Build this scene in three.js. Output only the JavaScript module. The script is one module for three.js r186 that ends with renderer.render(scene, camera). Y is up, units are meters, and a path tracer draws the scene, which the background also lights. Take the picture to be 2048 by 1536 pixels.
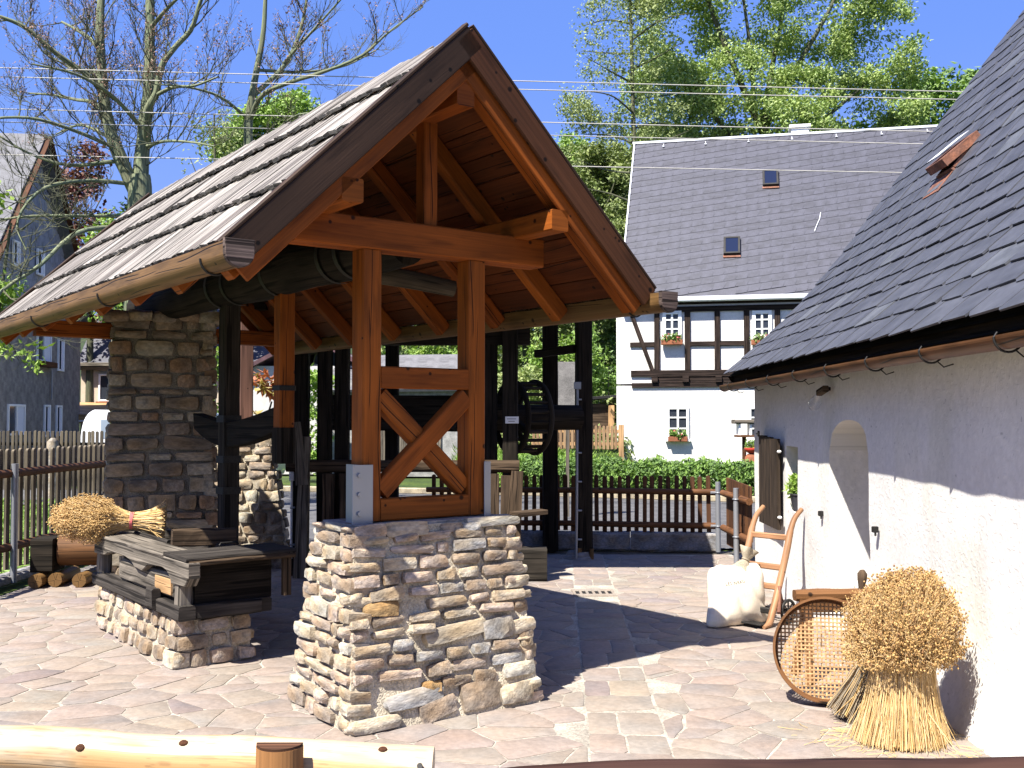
import * as THREE from 'three';
import { mergeGeometries, toCreasedNormals, mergeVertices } from 'three/addons/utils/BufferGeometryUtils.js';

import { TessellateModifier } from 'three/addons/modifiers/TessellateModifier.js';

// ---------- camera, sky, sun, exposure ----------
const scene = new THREE.Scene();
const camera = new THREE.PerspectiveCamera(40.19, 1024 / 768, 0.1, 600);
camera.position.set(0, 1.7, 0);
camera.rotation.set(0.03427, 0, 0);
const renderer = new THREE.WebGLRenderer();
renderer.setSize(1024, 768);
renderer.toneMapping = THREE.LinearToneMapping;
renderer.toneMappingExposure = 2.6;
renderer.shadowMap.enabled = true;

const SUN = new THREE.Vector3(-0.422, 1, 0.522).normalize();
{
  const w = 256, h = 128, d = new Float32Array(w * h * 4);
  const mix = (a, b, t) => a.map((x, i) => x + (b[i] - x) * t);
  for (let j = 0; j < h; j++) for (let i = 0; i < w; i++) {
    const el = ((j + 0.5) / h - 0.5) * Math.PI, az = ((i + 0.5) / w - 0.5) * 2 * Math.PI, e = Math.sin(el);
    const dir = new THREE.Vector3(Math.cos(el) * Math.cos(az), e, Math.cos(el) * Math.sin(az));
    let c;
    if (e < 0) c = [0.08, 0.08, 0.07];
    else {
      const t = Math.pow(e, 0.62);
      c = t < 0.5 ? mix([0.235, 0.315, 0.545], [0.098, 0.187, 0.51], t / 0.5) : mix([0.098, 0.187, 0.51], [0.05, 0.11, 0.375], (t - 0.5) / 0.5);
      const g = Math.max(0, dir.dot(SUN));
      const k = 0.35 * Math.pow(g, 6);
      c = [c[0] + k * 0.6, c[1] + k * 0.6, c[2] + k * 0.6].map((q) => q * 0.76);
    }
    d.set([c[0], c[1], c[2], 1], (j * w + i) * 4);
  }
  const sky = new THREE.DataTexture(d, w, h, THREE.RGBAFormat, THREE.FloatType);
  sky.mapping = THREE.EquirectangularReflectionMapping;
  sky.magFilter = sky.minFilter = THREE.LinearFilter;
  sky.needsUpdate = true;
  scene.background = sky; scene.environment = sky;
}
const sun = new THREE.DirectionalLight(new THREE.Color(1, 0.95, 0.86), 5);
sun.position.copy(SUN).multiplyScalar(60).add(new THREE.Vector3(0, 0, -14));
sun.target.position.set(0, 0, -14);
sun.castShadow = true; sun.shadow.radius = 1; sun.shadow.mapSize.set(4096, 4096);
Object.assign(sun.shadow.camera, { left: -40, right: 40, top: 40, bottom: -40, near: 1, far: 140 });
scene.add(sun, sun.target);

// ---------- helpers ----------
const V = (x = 0, y = 0, z = 0) => new THREE.Vector3(x, y, z);
const UPV = V(0, 1, 0);
let seed = 1;
function rng(s) { let a = s >>> 0; return () => { a = (a + 0x6D2B79F5) | 0; let t = Math.imul(a ^ (a >>> 15), 1 | a); t = (t + Math.imul(t ^ (t >>> 7), 61 | t)) ^ t; return ((t ^ (t >>> 14)) >>> 0) / 4294967296; }; }
const R0 = rng(77);
const rr = (r, a, b) => a + (b - a) * r();
const pick = (r, a) => a[Math.floor(r() * a.length) % a.length];
const used = {};
function numbered(n) { const k = used[n] = (used[n] || 0) + 1; return k === 1 ? n : n + '_' + String(k - 1).padStart(3, '0'); }
function flags(m) { m.castShadow = true; m.receiveShadow = true; return m; }
function tag(o, label, category, group) { o.userData.label = label; o.userData.category = category; if (group) o.userData.group = group; return o; }
function thing(name, label, category, pos = V(), rotY = 0, group) {
  const o = new THREE.Group(); o.name = numbered(name); o.position.copy(pos); o.rotation.y = rotY; scene.add(o);
  return tag(o, label, category, group);
}
function part(name, geo, mat, parent, label) {
  const m = flags(new THREE.Mesh(geo, mat)); m.name = parent === scene ? numbered(name) : name; parent.add(m);
  if (label) m.userData.label = label;
  return m;
}
function structure(name, geo, mat) { const m = part(name, geo, mat, scene); m.userData.kind = 'structure'; return m; }
function sub(name, parent, pos = V()) { const g = new THREE.Group(); g.name = name; g.position.copy(pos); parent.add(g); return g; }
function stuff(m) { m.userData.kind = 'stuff'; return m; }

// geometry from raw triangles; uv in metres
function geoFrom(pos, uv, idx) {
  const g = new THREE.BufferGeometry();
  g.setAttribute('position', new THREE.Float32BufferAttribute(pos, 3));
  g.setAttribute('uv', new THREE.Float32BufferAttribute(uv, 2));
  if (idx) g.setIndex(idx);
  g.computeVertexNormals();
  return g;
}
// planar-mapped uv (metres) for flat-faced geometry, long = the axis the grain follows
function boxUV(g0, long = 'x', ou = 0, ov = 0) {
  const g = g0.index ? g0.toNonIndexed() : g0; g.computeVertexNormals();
  const p = g.attributes.position, n = g.attributes.normal, uv = new Float32Array(p.count * 2);
  for (let i = 0; i < p.count; i++) {
    const x = p.getX(i), y = p.getY(i), z = p.getZ(i), ax = Math.abs(n.getX(i)), ay = Math.abs(n.getY(i)), az = Math.abs(n.getZ(i));
    let a, b;
    if (long === 'x') { if (ax > ay && ax > az) { a = z; b = y; } else if (ay > az) { a = x; b = z; } else { a = x; b = y; } }
    else if (long === 'y') { if (ay > ax && ay > az) { a = x; b = z; } else if (ax > az) { a = y; b = z; } else { a = y; b = x; } }
    else { if (az > ax && az > ay) { a = x; b = y; } else if (ax > ay) { a = z; b = y; } else { a = z; b = x; } }
    uv[i * 2] = a + ou; uv[i * 2 + 1] = b + ov;
  }
  g.setAttribute('uv', new THREE.BufferAttribute(uv, 2));
  return g;
}
// chamfered timber from a to b: w across (side), h along 'up'
const RB = rng(5);
function beam(a, b, w, h, { up = UPV, ch = 0.006, seg = 1, bow = 0, rough = 0, taper = 1 } = {}) {
  const X = b.clone().sub(a), L = X.length(); X.normalize();
  let Y = up.clone().addScaledVector(X, -up.dot(X)); if (Y.lengthSq() < 1e-6) Y = V(1, 0, 0).addScaledVector(X, -X.x); Y.normalize();
  const Z = X.clone().cross(Y);
  const c = Math.min(ch, w * 0.3, h * 0.3), W = w / 2, H = h / 2;
  const prof = [[-W + c, -H], [W - c, -H], [W, -H + c], [W, H - c], [W - c, H], [-W + c, H], [-W, H - c], [-W, -H + c]];
  const per = [0]; for (let i = 0; i < 8; i++) { const q = prof[(i + 1) % 8], o = prof[i]; per.push(per[i] + Math.hypot(q[0] - o[0], q[1] - o[1])); }
  const pos = [], uv = [], ou = RB() * 7, ov = RB() * 5;
  const rings = [];
  for (let s = 0; s <= seg; s++) {
    const t = s / seg, k = 1 + (taper - 1) * t, off = bow * 4 * t * (1 - t);
    rings.push(prof.map(([z, y]) => { const j = rough ? rough * (RB() - 0.5) : 0, j2 = rough ? rough * (RB() - 0.5) : 0; return a.clone().addScaledVector(X, L * t).addScaledVector(Z, z * k + j).addScaledVector(Y, y * k + off + j2); }));
  }
  const push = (p, u, v) => { pos.push(p.x, p.y, p.z); uv.push(u + ou, v + ov); };
  for (let s = 0; s < seg; s++) for (let i = 0; i < 8; i++) {
    const A = rings[s][i], B = rings[s][(i + 1) % 8], C = rings[s + 1][(i + 1) % 8], D = rings[s + 1][i], u0 = L * s / seg, u1 = L * (s + 1) / seg;
    push(A, u0, per[i]); push(C, u1, per[i + 1]); push(B, u0, per[i + 1]);
    push(A, u0, per[i]); push(D, u1, per[i]); push(C, u1, per[i + 1]);
  }
  for (let i = 1; i < 7; i++) {
    const f = rings[0], g = rings[seg], U = (k) => prof[k];
    push(f[0], U(0)[0], U(0)[1]); push(f[i], U(i)[0], U(i)[1]); push(f[i + 1], U(i + 1)[0], U(i + 1)[1]);
    push(g[0], U(0)[0], U(0)[1]); push(g[i + 1], U(i + 1)[0], U(i + 1)[1]); push(g[i], U(i)[0], U(i)[1]);
  }
  return geoFrom(pos, uv);
}
const box = (x, y, z, w, h, d, o = {}) => beam(V(x - w / 2, y, z), V(x + w / 2, y, z), d, h, o);   // centred box, grain along x
const post = (x, z, y0, y1, w, d, o = {}) => beam(V(x, y0, z), V(x, y1, z), w, d, { up: V(0, 0, 1), ...o });
// round member along a path, radii per point
function tube(pts, rad, sides = 8, { caps = true, wob = 0, seedv = 3 } = {}) {
  const r = rng(seedv), n = pts.length, pos = [], uv = [], idx = [];
  const rd = (i) => Array.isArray(rad) ? rad[i] : rad;
  let N = null, L = 0; const ou = RB() * 5, ov = RB() * 5;
  for (let i = 0; i < n; i++) {
    const T = pts[Math.min(i + 1, n - 1)].clone().sub(pts[Math.max(i - 1, 0)]).normalize();
    if (!N) { N = Math.abs(T.y) < 0.9 ? UPV.clone() : V(1, 0, 0); }
    N.addScaledVector(T, -N.dot(T)).normalize(); const B = T.clone().cross(N);
    if (i) L += pts[i].distanceTo(pts[i - 1]);
    for (let k = 0; k <= sides; k++) {
      const a = k / sides * Math.PI * 2, q = rd(i) * (1 + (wob && k < sides ? wob * (r() - 0.5) : 0));
      const p = pts[i].clone().addScaledVector(N, Math.cos(a) * q).addScaledVector(B, Math.sin(a) * q);
      pos.push(p.x, p.y, p.z); uv.push(L + ou, k / sides * rd(0) * 6.28 + ov);
    }
  }
  if (wob) for (let i = 0; i < n; i++) for (let c = 0; c < 3; c++) pos[(i * (sides + 1) + sides) * 3 + c] = pos[i * (sides + 1) * 3 + c];
  for (let i = 0; i < n - 1; i++) for (let k = 0; k < sides; k++) { const a = i * (sides + 1) + k, b = a + 1, c = a + sides + 1, d = c + 1; idx.push(a, b, c, b, d, c); }
  const g = geoFrom(pos, uv, idx);
  // mend the seam's normals
  const nn = g.attributes.normal;
  for (let i = 0; i < n; i++) { const a = i * (sides + 1), b = a + sides, v = V(nn.getX(a) + nn.getX(b), nn.getY(a) + nn.getY(b), nn.getZ(a) + nn.getZ(b)).normalize(); nn.setXYZ(a, v.x, v.y, v.z); nn.setXYZ(b, v.x, v.y, v.z); }
  if (!caps) return g;
  const out = [g.toNonIndexed()];
  for (const e of [0, n - 1]) {
    const cp = [], cu = [], c = pts[e]; const s = e * (sides + 1);
    for (let k = 0; k < sides; k++) {
      const A = [s + k, s + k + 1]; if (e === 0) A.reverse();
      cp.push(c.x, c.y, c.z); cu.push(0, 0);
      for (const q of A) { cp.push(pos[q * 3], pos[q * 3 + 1], pos[q * 3 + 2]); cu.push(0.03 * Math.cos(q), 0.03 * Math.sin(q)); }
    }
    out.push(geoFrom(cp, cu));
  }
  return mergeGeometries(out);
}
const merge = (list) => mergeGeometries(list.map((g) => { const q = g.index ? g.toNonIndexed() : g; for (const k of Object.keys(q.attributes)) if (!['position', 'normal', 'uv'].includes(k)) q.deleteAttribute(k); return q; }));
function smoothPath(pts, n) { const c = new THREE.CatmullRomCurve3(pts); return c.getPoints(n); }

// ---------- noise and textures ----------
function lattice(s) { const r = rng(s), a = new Float32Array(65536); for (let i = 0; i < 65536; i++) a[i] = r(); return a; }
const LA = lattice(11);
function vnoise(x, y, px, py, o = 0) {   // periodic value noise, period px by py cells
  const xi = Math.floor(x), yi = Math.floor(y), fx = x - xi, fy = y - yi, sx = fx * fx * (3 - 2 * fx), sy = fy * fy * (3 - 2 * fy);
  const m = (v, p) => ((v % p) + p) % p, h = (i, j) => LA[(m(i, px) * 131 + m(j, py) * 7919 + o * 1013) & 65535];
  const a = h(xi, yi), b = h(xi + 1, yi), c = h(xi, yi + 1), d = h(xi + 1, yi + 1);
  return a + (b - a) * sx + (c - a) * sy + (a - b - c + d) * sx * sy;
}
function fbm(u, v, px, py, oct = 4, o = 0, gain = 0.5) { let s = 0, a = 1, t = 0; for (let i = 0; i < oct; i++) { s += a * vnoise(u * px, v * py, px, py, o + i * 17); t += a; a *= gain; px *= 2; py *= 2; } return s / t; }
function n3(x, y, z, o = 0) { return (vnoise(x, y, 4096, 4096, o) + vnoise(y + 31.7, z + 7.3, 4096, 4096, o + 3) + vnoise(z + 11.1, x + 51.9, 4096, 4096, o + 5)) / 3; }
const clamp = (x, a = 0, b = 1) => Math.max(a, Math.min(b, x));
const sstep = (a, b, x) => { const t = clamp((x - a) / (b - a)); return t * t * (3 - 2 * t); };
function texture(w, h, fn, srgb = true) {
  const d = new Uint8Array(w * h * 4);
  for (let j = 0; j < h; j++) for (let i = 0; i < w; i++) {
    const c = fn((i + 0.5) / w, (j + 0.5) / h), k = (j * w + i) * 4;
    if (typeof c === 'number') { d[k] = d[k + 1] = d[k + 2] = clamp(c) * 255; } else { d[k] = clamp(c[0]) * 255; d[k + 1] = clamp(c[1]) * 255; d[k + 2] = clamp(c[2]) * 255; }
    d[k + 3] = 255;
  }
  const t = new THREE.DataTexture(d, w, h, THREE.RGBAFormat);
  t.wrapS = t.wrapT = THREE.RepeatWrapping; t.magFilter = THREE.LinearFilter; t.minFilter = THREE.LinearMipmapLinearFilter; t.generateMipmaps = true;
  if (srgb) t.colorSpace = THREE.SRGBColorSpace; t.needsUpdate = true;
  return t;
}
function rep(t, sx, sy) { t.repeat.set(1 / sx, 1 / sy); return t; }   // size of one tile in metres
// wood: grain along u, tile 1.6 m x 0.5 m
const knots = (() => { const r = rng(9), k = []; for (let i = 0; i < 9; i++) k.push([r(), r(), 0.008 + r() * 0.012]); return k; })();
const checks = (() => { const r = rng(15), k = []; for (let i = 0; i < 5; i++) k.push([r(), r(), 0.25 + r() * 0.4, 0.004 + r() * 0.005]); return k; })();   // drying cracks along the grain
function woodH(u, v) {
  let kn = 0, dv = 0;
  for (const [ku, kv, s] of knots) { let du = u - ku, dw = v - kv; du -= Math.round(du); dw -= Math.round(dw); const d = Math.hypot(du * 1.6, dw * 0.5) / s; kn = Math.max(kn, 1 - sstep(0.5, 1.1, d)); dv += 0.012 * Math.sign(dw) * Math.exp(-d * d * 0.15); }
  const w = v + dv + 0.02 * fbm(u, v, 3, 4, 2, 40);
  const ring = fbm(u, w, 2, 28, 3, 7), fine = fbm(u, w, 6, 120, 2, 21), broad = fbm(u, w, 2, 5, 3, 33);
  let ck = 0; for (const [cv, u0, L, wd] of checks) { let du = u - u0; du -= Math.floor(du); if (du > L) continue; let dw = v - cv - 0.012 * Math.sin(du * 9 + cv * 40) - 0.03 * (fbm(u, cv, 4, 1, 2, 60) - 0.5); dw -= Math.round(dw); ck = Math.max(ck, (1 - sstep(wd * 0.4, wd, Math.abs(dw))) * sstep(0, 0.05, du) * sstep(0, 0.08, L - du)); }
  return [ring, fine, broad, kn, ck];
}
const T = {};
T.wood = rep(texture(512, 512, (u, v) => { const [r, f, b, k, ck] = woodH(u, v); let x = 0.74 + 0.18 * (r - 0.5) + 0.12 * (f - 0.5) + 0.34 * (b - 0.5) - 0.12 * sstep(0.55, 0.8, fbm(u, v, 5, 9, 4, 77)); x *= (1 - 0.6 * k) * (1 - 0.72 * ck); return [x * 1.08, x * 1.0, x * 0.94]; }), 1.6, 0.5);
T.woodB = rep(texture(512, 512, (u, v) => { const [r, f, , , ck] = woodH(u, v); return 0.6 + 0.4 * (r - 0.5) + 0.4 * (f - 0.5) - 0.6 * ck; }, false), 1.6, 0.5);
T.old = rep(texture(512, 512, (u, v) => {
  const w = v + 0.02 * fbm(u, v, 3, 4, 2, 41), r = fbm(u, w, 2, 40, 3, 71), f = fbm(u, w, 5, 150, 2, 23), b = fbm(u, v, 4, 6, 4, 37);
  const crack = sstep(0.62, 0.72, fbm(u, w, 2, 26, 2, 91));
  let x = 0.66 + 0.32 * (r - 0.5) + 0.22 * (f - 0.5) + 0.45 * (b - 0.5); x *= 1 - 0.42 * crack; return [x * 1.03, x, x * 0.96];
}), 1.4, 0.5);
T.oldB = rep(texture(512, 512, (u, v) => { const w = v + 0.02 * fbm(u, v, 3, 4, 2, 41), r = fbm(u, w, 2, 40, 3, 71), f = fbm(u, w, 5, 150, 2, 23); return 0.55 + 0.5 * (r - 0.5) + 0.4 * (f - 0.5) - 0.5 * sstep(0.62, 0.72, fbm(u, w, 2, 26, 2, 91)); }, false), 1.4, 0.5);
// peeled pole: pale sapwood with bark remains, stains and long splits
T.pole = rep(texture(1024, 512, (u, v) => {
  const a = fbm(u, v, 3, 4, 4, 301), f = fbm(u, v, 5, 90, 3, 305), st = sstep(0.52, 0.68, fbm(u, v, 4, 5, 4, 309)), sp = sstep(0.6, 0.75, fbm(u, v, 30, 60, 3, 315));
  let ck = 0; for (const [cv, u0, L, wd] of checks) { let du = u - u0; du -= Math.floor(du); if (du > L) continue; let dw = v - cv - 0.02 * Math.sin(du * 5 + cv * 40) - du * 0.12; dw -= Math.round(dw); ck = Math.max(ck, (1 - sstep(wd * 0.5, wd * 1.2, Math.abs(dw))) * sstep(0, 0.05, du) * sstep(0, 0.08, L - du)); }
  const x = (0.86 + 0.12 * (a - 0.5) + 0.1 * (f - 0.5) - 0.1 * sp) * (1 - 0.45 * ck); return [x, x * (1 - 0.12 * st), x * (1 - 0.28 * st)];
}), 1.3, 0.36);
T.stone = rep(texture(512, 512, (u, v) => {
  const a = fbm(u, v, 5, 5, 5, 3), b = fbm(u, v, 24, 40, 3, 13), c = fbm(u, v, 4, 9, 3, 53), x = 0.74 + 0.36 * (a - 0.5) + 0.3 * (b - 0.5), w = 0.16 * (c - 0.5);
  return [x * (1 + w), x, x * (1 - w * 1.6)];
}), 0.5, 0.5);
T.stoneB = rep(texture(512, 512, (u, v) => 0.5 + 0.8 * (fbm(u, v, 8, 12, 5, 3, 0.6) - 0.5) + 0.25 * (fbm(u, v, 60, 60, 2, 13) - 0.5), false), 0.5, 0.5);
T.grit = rep(texture(512, 512, (u, v) => { const x = 0.76 + 0.3 * (fbm(u, v, 6, 6, 5, 61) - 0.5) + 0.3 * (fbm(u, v, 90, 90, 2, 63) - 0.5); return [x, x * 0.99, x * 0.97]; }), 0.8, 0.8);
T.gritB = rep(texture(512, 512, (u, v) => 0.5 + 0.5 * (fbm(u, v, 16, 16, 4, 61) - 0.5) + 0.7 * (fbm(u, v, 100, 100, 2, 63) - 0.5), false), 0.8, 0.8);
T.plasB = rep(texture(1024, 1024, (u, v) => 0.5 + 0.55 * (fbm(u, v, 14, 14, 4, 81) - 0.5) + 0.4 * (fbm(u, v, 110, 90, 3, 83) - 0.5) + 0.3 * sstep(0.6, 0.75, fbm(u, v, 60, 70, 2, 87)), false), 1.6, 1.6);
T.plas = rep(texture(512, 512, (u, v) => { const x = 0.9 + 0.1 * (fbm(u, v, 4, 4, 5, 81) - 0.5) + 0.07 * (fbm(u, v, 80, 80, 2, 83) - 0.5); const sp = sstep(0.93, 0.97, fbm(u, v, 110, 110, 1, 87)) * 0.16, st = 0.022 * sstep(0.5, 0.75, fbm(u, v, 5, 3, 4, 89)), y = x * (1 - sp) - st; return [y, y * 0.99, y * (0.985 - st)]; }), 2.3, 2.3);
T.slate = rep(texture(512, 512, (u, v) => { const x = 0.72 + 0.34 * (fbm(u, v, 3, 5, 5, 101) - 0.5) + 0.14 * (fbm(u, v, 60, 20, 2, 103) - 0.5); return [x, x * 1.0, x * 1.02]; }), 0.7, 0.7);
T.slateB = rep(texture(512, 512, (u, v) => 0.5 + 0.6 * (fbm(u, v, 6, 12, 5, 101) - 0.5), false), 0.7, 0.7);
T.bark = rep(texture(256, 512, (u, v) => { const x = 0.65 + 0.5 * (fbm(u, v, 6, 22, 4, 121) - 0.5); const m = fbm(u, v, 4, 5, 3, 124); return [x * (0.97 - 0.1 * m), x, x * 0.86]; }), 1.2, 0.5);
T.grass = rep(texture(512, 512, (u, v) => { const a = fbm(u, v, 5, 5, 5, 141), b = fbm(u, v, 90, 90, 2, 143); const x = 0.6 + 0.5 * (a - 0.5) + 0.5 * (b - 0.5); return [x * (0.75 + 0.4 * a), x, x * 0.5]; }), 3, 3);

const col = (r, g, b) => new THREE.Color().setRGB(r, g, b);
function M(color, { map, bump, bs = 0.002, rough = 0.8, metal = 0, ...o } = {}) {
  const p = { color: col(...color), roughness: rough, metalness: metal, side: THREE.DoubleSide, ...o };
  if (map) p.map = map; if (bump) { p.bumpMap = bump; p.bumpScale = bs; }
  return new THREE.MeshPhysicalMaterial(p);
}
const wood = (c, o = {}) => M(c, { map: T.wood, bump: T.woodB, bs: 0.0012, rough: 0.65, specularIntensity: 0.35, ...o });
const oldw = (c, o = {}) => M(c, { map: T.old, bump: T.oldB, bs: 0.003, rough: 0.88, specularIntensity: 0.3, ...o });
const stoneM = (c, o = {}) => M(c, { map: T.stone, bump: T.stoneB, bs: 0.008, rough: 0.9, ...o });
const m = {
  stain: wood([0.40, 0.118, 0.016]), stain2: wood([0.44, 0.138, 0.019]), stain3: wood([0.35, 0.098, 0.014]),
  sheath: [wood([0.165, 0.048, 0.014]), wood([0.13, 0.04, 0.012]), wood([0.19, 0.058, 0.016])],
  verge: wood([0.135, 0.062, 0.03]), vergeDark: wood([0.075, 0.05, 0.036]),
  gutter: wood([0.25, 0.165, 0.072], { rough: 0.5 }), gutterEnd: oldw([0.22, 0.17, 0.16]),
  shingle: [oldw([0.52, 0.505, 0.505]), oldw([0.44, 0.425, 0.43]), oldw([0.62, 0.605, 0.60]), oldw([0.32, 0.30, 0.30])],
  black: oldw([0.042, 0.035, 0.028]), blackGrey: oldw([0.075, 0.066, 0.056]), greyWood: oldw([0.34, 0.31, 0.27]), brownOld: oldw([0.16, 0.115, 0.08]),
  tableWood: oldw([0.33, 0.305, 0.275]), tableDark: oldw([0.10, 0.092, 0.088]),
  rail: M([0.66, 0.50, 0.33], { map: T.pole, bump: T.oldB, bs: 0.0012, rough: 0.42 }), railDark: wood([0.075, 0.043, 0.034], { rough: 0.55 }),
  fence: wood([0.15, 0.08, 0.045]), fenceWarm: wood([0.24, 0.125, 0.06]), fenceGrey: oldw([0.33, 0.29, 0.23]), fenceOld: oldw([0.2, 0.18, 0.16]),
  truck: wood([0.50, 0.31, 0.185], { rough: 0.5 }), sieve: wood([0.27, 0.145, 0.062], { rough: 0.55 }), lath: wood([0.72, 0.52, 0.29]),
  frameDark: oldw([0.072, 0.052, 0.046]),
  iron: M([0.035, 0.033, 0.032], { rough: 0.6, metal: 0.4, map: T.grit }), galv: M([0.30, 0.31, 0.33], { rough: 0.42, metal: 0.5 }),
  rust: M([0.32, 0.13, 0.075], { rough: 0.8, map: T.stone }), zinc: M([0.70, 0.72, 0.76], { rough: 0.5, metal: 0.2 }),
  mortar: M([0.74, 0.66, 0.52], { map: T.grit, bump: T.gritB, bs: 0.008, rough: 0.95 }),
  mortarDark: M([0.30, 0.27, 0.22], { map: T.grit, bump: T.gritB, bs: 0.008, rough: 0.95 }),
  joint: M([0.58, 0.53, 0.46], { map: T.grit, bump: T.gritB, bs: 0.003, rough: 0.95 }),
  plaster: M([0.84, 0.83, 0.80], { map: T.plas, bump: T.plasB, bs: 0.003, rough: 0.95 }),
  plasterFar: M([0.86, 0.855, 0.84], { map: T.plas, bump: T.plasB, bs: 0.004, rough: 0.95 }),
  white: M([0.82, 0.82, 0.80], { rough: 0.5 }), glass: M([0.03, 0.035, 0.045], { rough: 0.06, metal: 0 }), curtain: M([0.66, 0.68, 0.74], { rough: 0.9 }),
  asphalt: M([0.16, 0.16, 0.17], { map: T.grit, bump: T.gritB, bs: 0.003, rough: 0.95 }), kerb: M([0.62, 0.53, 0.37], { map: T.grit, rough: 0.9 }),
  concrete: M([0.40, 0.37, 0.35], { map: T.stone, bump: T.gritB, bs: 0.004, rough: 0.95 }), gravel: M([0.2, 0.18, 0.15], { map: T.grit, bump: T.gritB, bs: 0.02, rough: 1 }),
  grass: M([0.10, 0.17, 0.03], { map: T.grass, rough: 1 }), hill: M([0.06, 0.10, 0.025], { map: T.grass, rough: 1 }),
  bark: M([0.46, 0.43, 0.35], { map: T.bark, bump: T.bark, bs: 0.006, rough: 0.95 }), barkDark: M([0.23, 0.20, 0.16], { map: T.bark, rough: 0.95 }), birch: M([0.6, 0.58, 0.52], { map: T.bark, rough: 0.9 }),
  straw: M([0.56, 0.37, 0.145], { rough: 0.7 }), strawPale: M([0.72, 0.53, 0.28], { rough: 0.7 }), strawGrey: M([0.30, 0.25, 0.18], { rough: 0.8 }), seed: M([0.36, 0.21, 0.07], { rough: 0.7 }), brownSeed: M([0.20, 0.10, 0.035], { rough: 0.8 }), seed2: M([0.47, 0.30, 0.115], { rough: 0.7 }),
  sack: M([0.62, 0.54, 0.41], { map: T.grit, bump: T.gritB, bs: 0.002, rough: 0.95 }), terracotta: M([0.42, 0.15, 0.07], { map: T.grit, rough: 0.9 }), red: M([0.5, 0.05, 0.03], { rough: 0.5 }), pink: M([0.65, 0.16, 0.16], { rough: 0.8 }),
};
const STONES = [[0.62, 0.48, 0.32], [0.66, 0.50, 0.37], [0.53, 0.41, 0.30], [0.52, 0.47, 0.40], [0.72, 0.59, 0.41], [0.47, 0.35, 0.235], [0.55, 0.33, 0.13], [0.76, 0.67, 0.51]].map((c) => stoneM(c));
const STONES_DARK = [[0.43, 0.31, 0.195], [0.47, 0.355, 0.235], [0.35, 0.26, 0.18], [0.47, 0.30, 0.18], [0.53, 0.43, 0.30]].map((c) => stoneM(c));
T.flag = rep(texture(512, 512, (u, v) => { const a = fbm(u, v, 3, 3, 5, 203), b = fbm(u, v, 40, 40, 3, 213), c = fbm(u, v, 4, 4, 3, 253), x = 0.80 + 0.20 * (a - 0.5) + 0.14 * (b - 0.5), w = 0.08 * (c - 0.5); return [x * (1 + w), x, x * (1 - w)]; }), 0.9, 0.9);
const FLAGS = [[0.375, 0.31, 0.265], [0.39, 0.32, 0.278], [0.355, 0.297, 0.262], [0.385, 0.323, 0.272], [0.37, 0.32, 0.27], [0.315, 0.258, 0.242], [0.39, 0.33, 0.262], [0.375, 0.30, 0.26]].map((c) => M(c, { map: T.flag, bump: T.stoneB, bs: 0.0025, rough: 0.85 }));
const SLATES = [[0.105, 0.109, 0.127], [0.096, 0.10, 0.118], [0.114, 0.118, 0.136], [0.15, 0.158, 0.172], [0.10, 0.104, 0.122]].map((c) => M(c, { map: T.slate, bump: T.slateB, bs: 0.002, rough: 0.6 }));
const SLATES_FAR = [[0.083, 0.084, 0.114], [0.080, 0.081, 0.110], [0.086, 0.087, 0.117]].map((c) => M(c, { map: T.slate, rough: 0.6 }));
// ---------- the setting: ground, paving, road ----------
{
  const g = new THREE.PlaneGeometry(500, 500, 1, 1).rotateX(-Math.PI / 2);
  const uv = g.attributes.uv, p = g.attributes.position; for (let i = 0; i < p.count; i++) uv.setXY(i, p.getX(i), p.getZ(i));
  const o = structure('ground', g, m.grass); o.position.set(0, -0.06, -100);
}
const flat = (pts, y) => { const s = new THREE.Shape(pts.map(([x, z]) => new THREE.Vector2(x, -z))); const g = new THREE.ShapeGeometry(s).rotateX(-Math.PI / 2); const p = g.attributes.position, uv = g.attributes.uv; for (let i = 0; i < p.count; i++) { p.setY(i, y); uv.setXY(i, p.getX(i), p.getZ(i)); } g.computeVertexNormals(); return g; };
structure('road', flat([[-4.6, -14.2], [3.1, -14.2], [3.1, -11.9], [20, -11.9], [20, -19.5], [5.6, -22.0], [0.3, -24.3], [-9, -26.5], [-30, -27.5], [-30, -23.2], [-9, -21.5], [-4.6, -19]], -0.03), m.asphalt);
structure('path', flat([[-4.9, -13.9], [-4.9, 3], [4, 3], [4, -12], [2.9, -13.9]], -0.026), m.gravel);
{ // low kerb of the road in front of the hedge
  const pts = [[-9, -26.4], [0.25, -24.2], [5.5, -21.9], [12, -20.6]];
  for (let i = 0; i < 3; i++) { const a = V(pts[i][0], 0.03, pts[i][1]), b = V(pts[i + 1][0], 0.03, pts[i + 1][1]); structure('kerb', beam(a, b, 0.16, 0.14, { ch: 0.02 }), m.kerb); }
}
{ // hillside behind the village
  const g = new THREE.PlaneGeometry(240, 90, 60, 24).rotateX(-Math.PI / 2), p = g.attributes.position, uv = g.attributes.uv;
  for (let i = 0; i < p.count; i++) { const x = p.getX(i), z = p.getZ(i), t = sstep(45, -40, z); p.setY(i, -0.5 + 13 * t + 3 * (n3(x * 0.05, 0, z * 0.06) - 0.5) * t); uv.setXY(i, x, z); }
  g.computeVertexNormals(); const o = structure('hill', g, m.hill); o.position.set(10, 0, -92);
}

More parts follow.
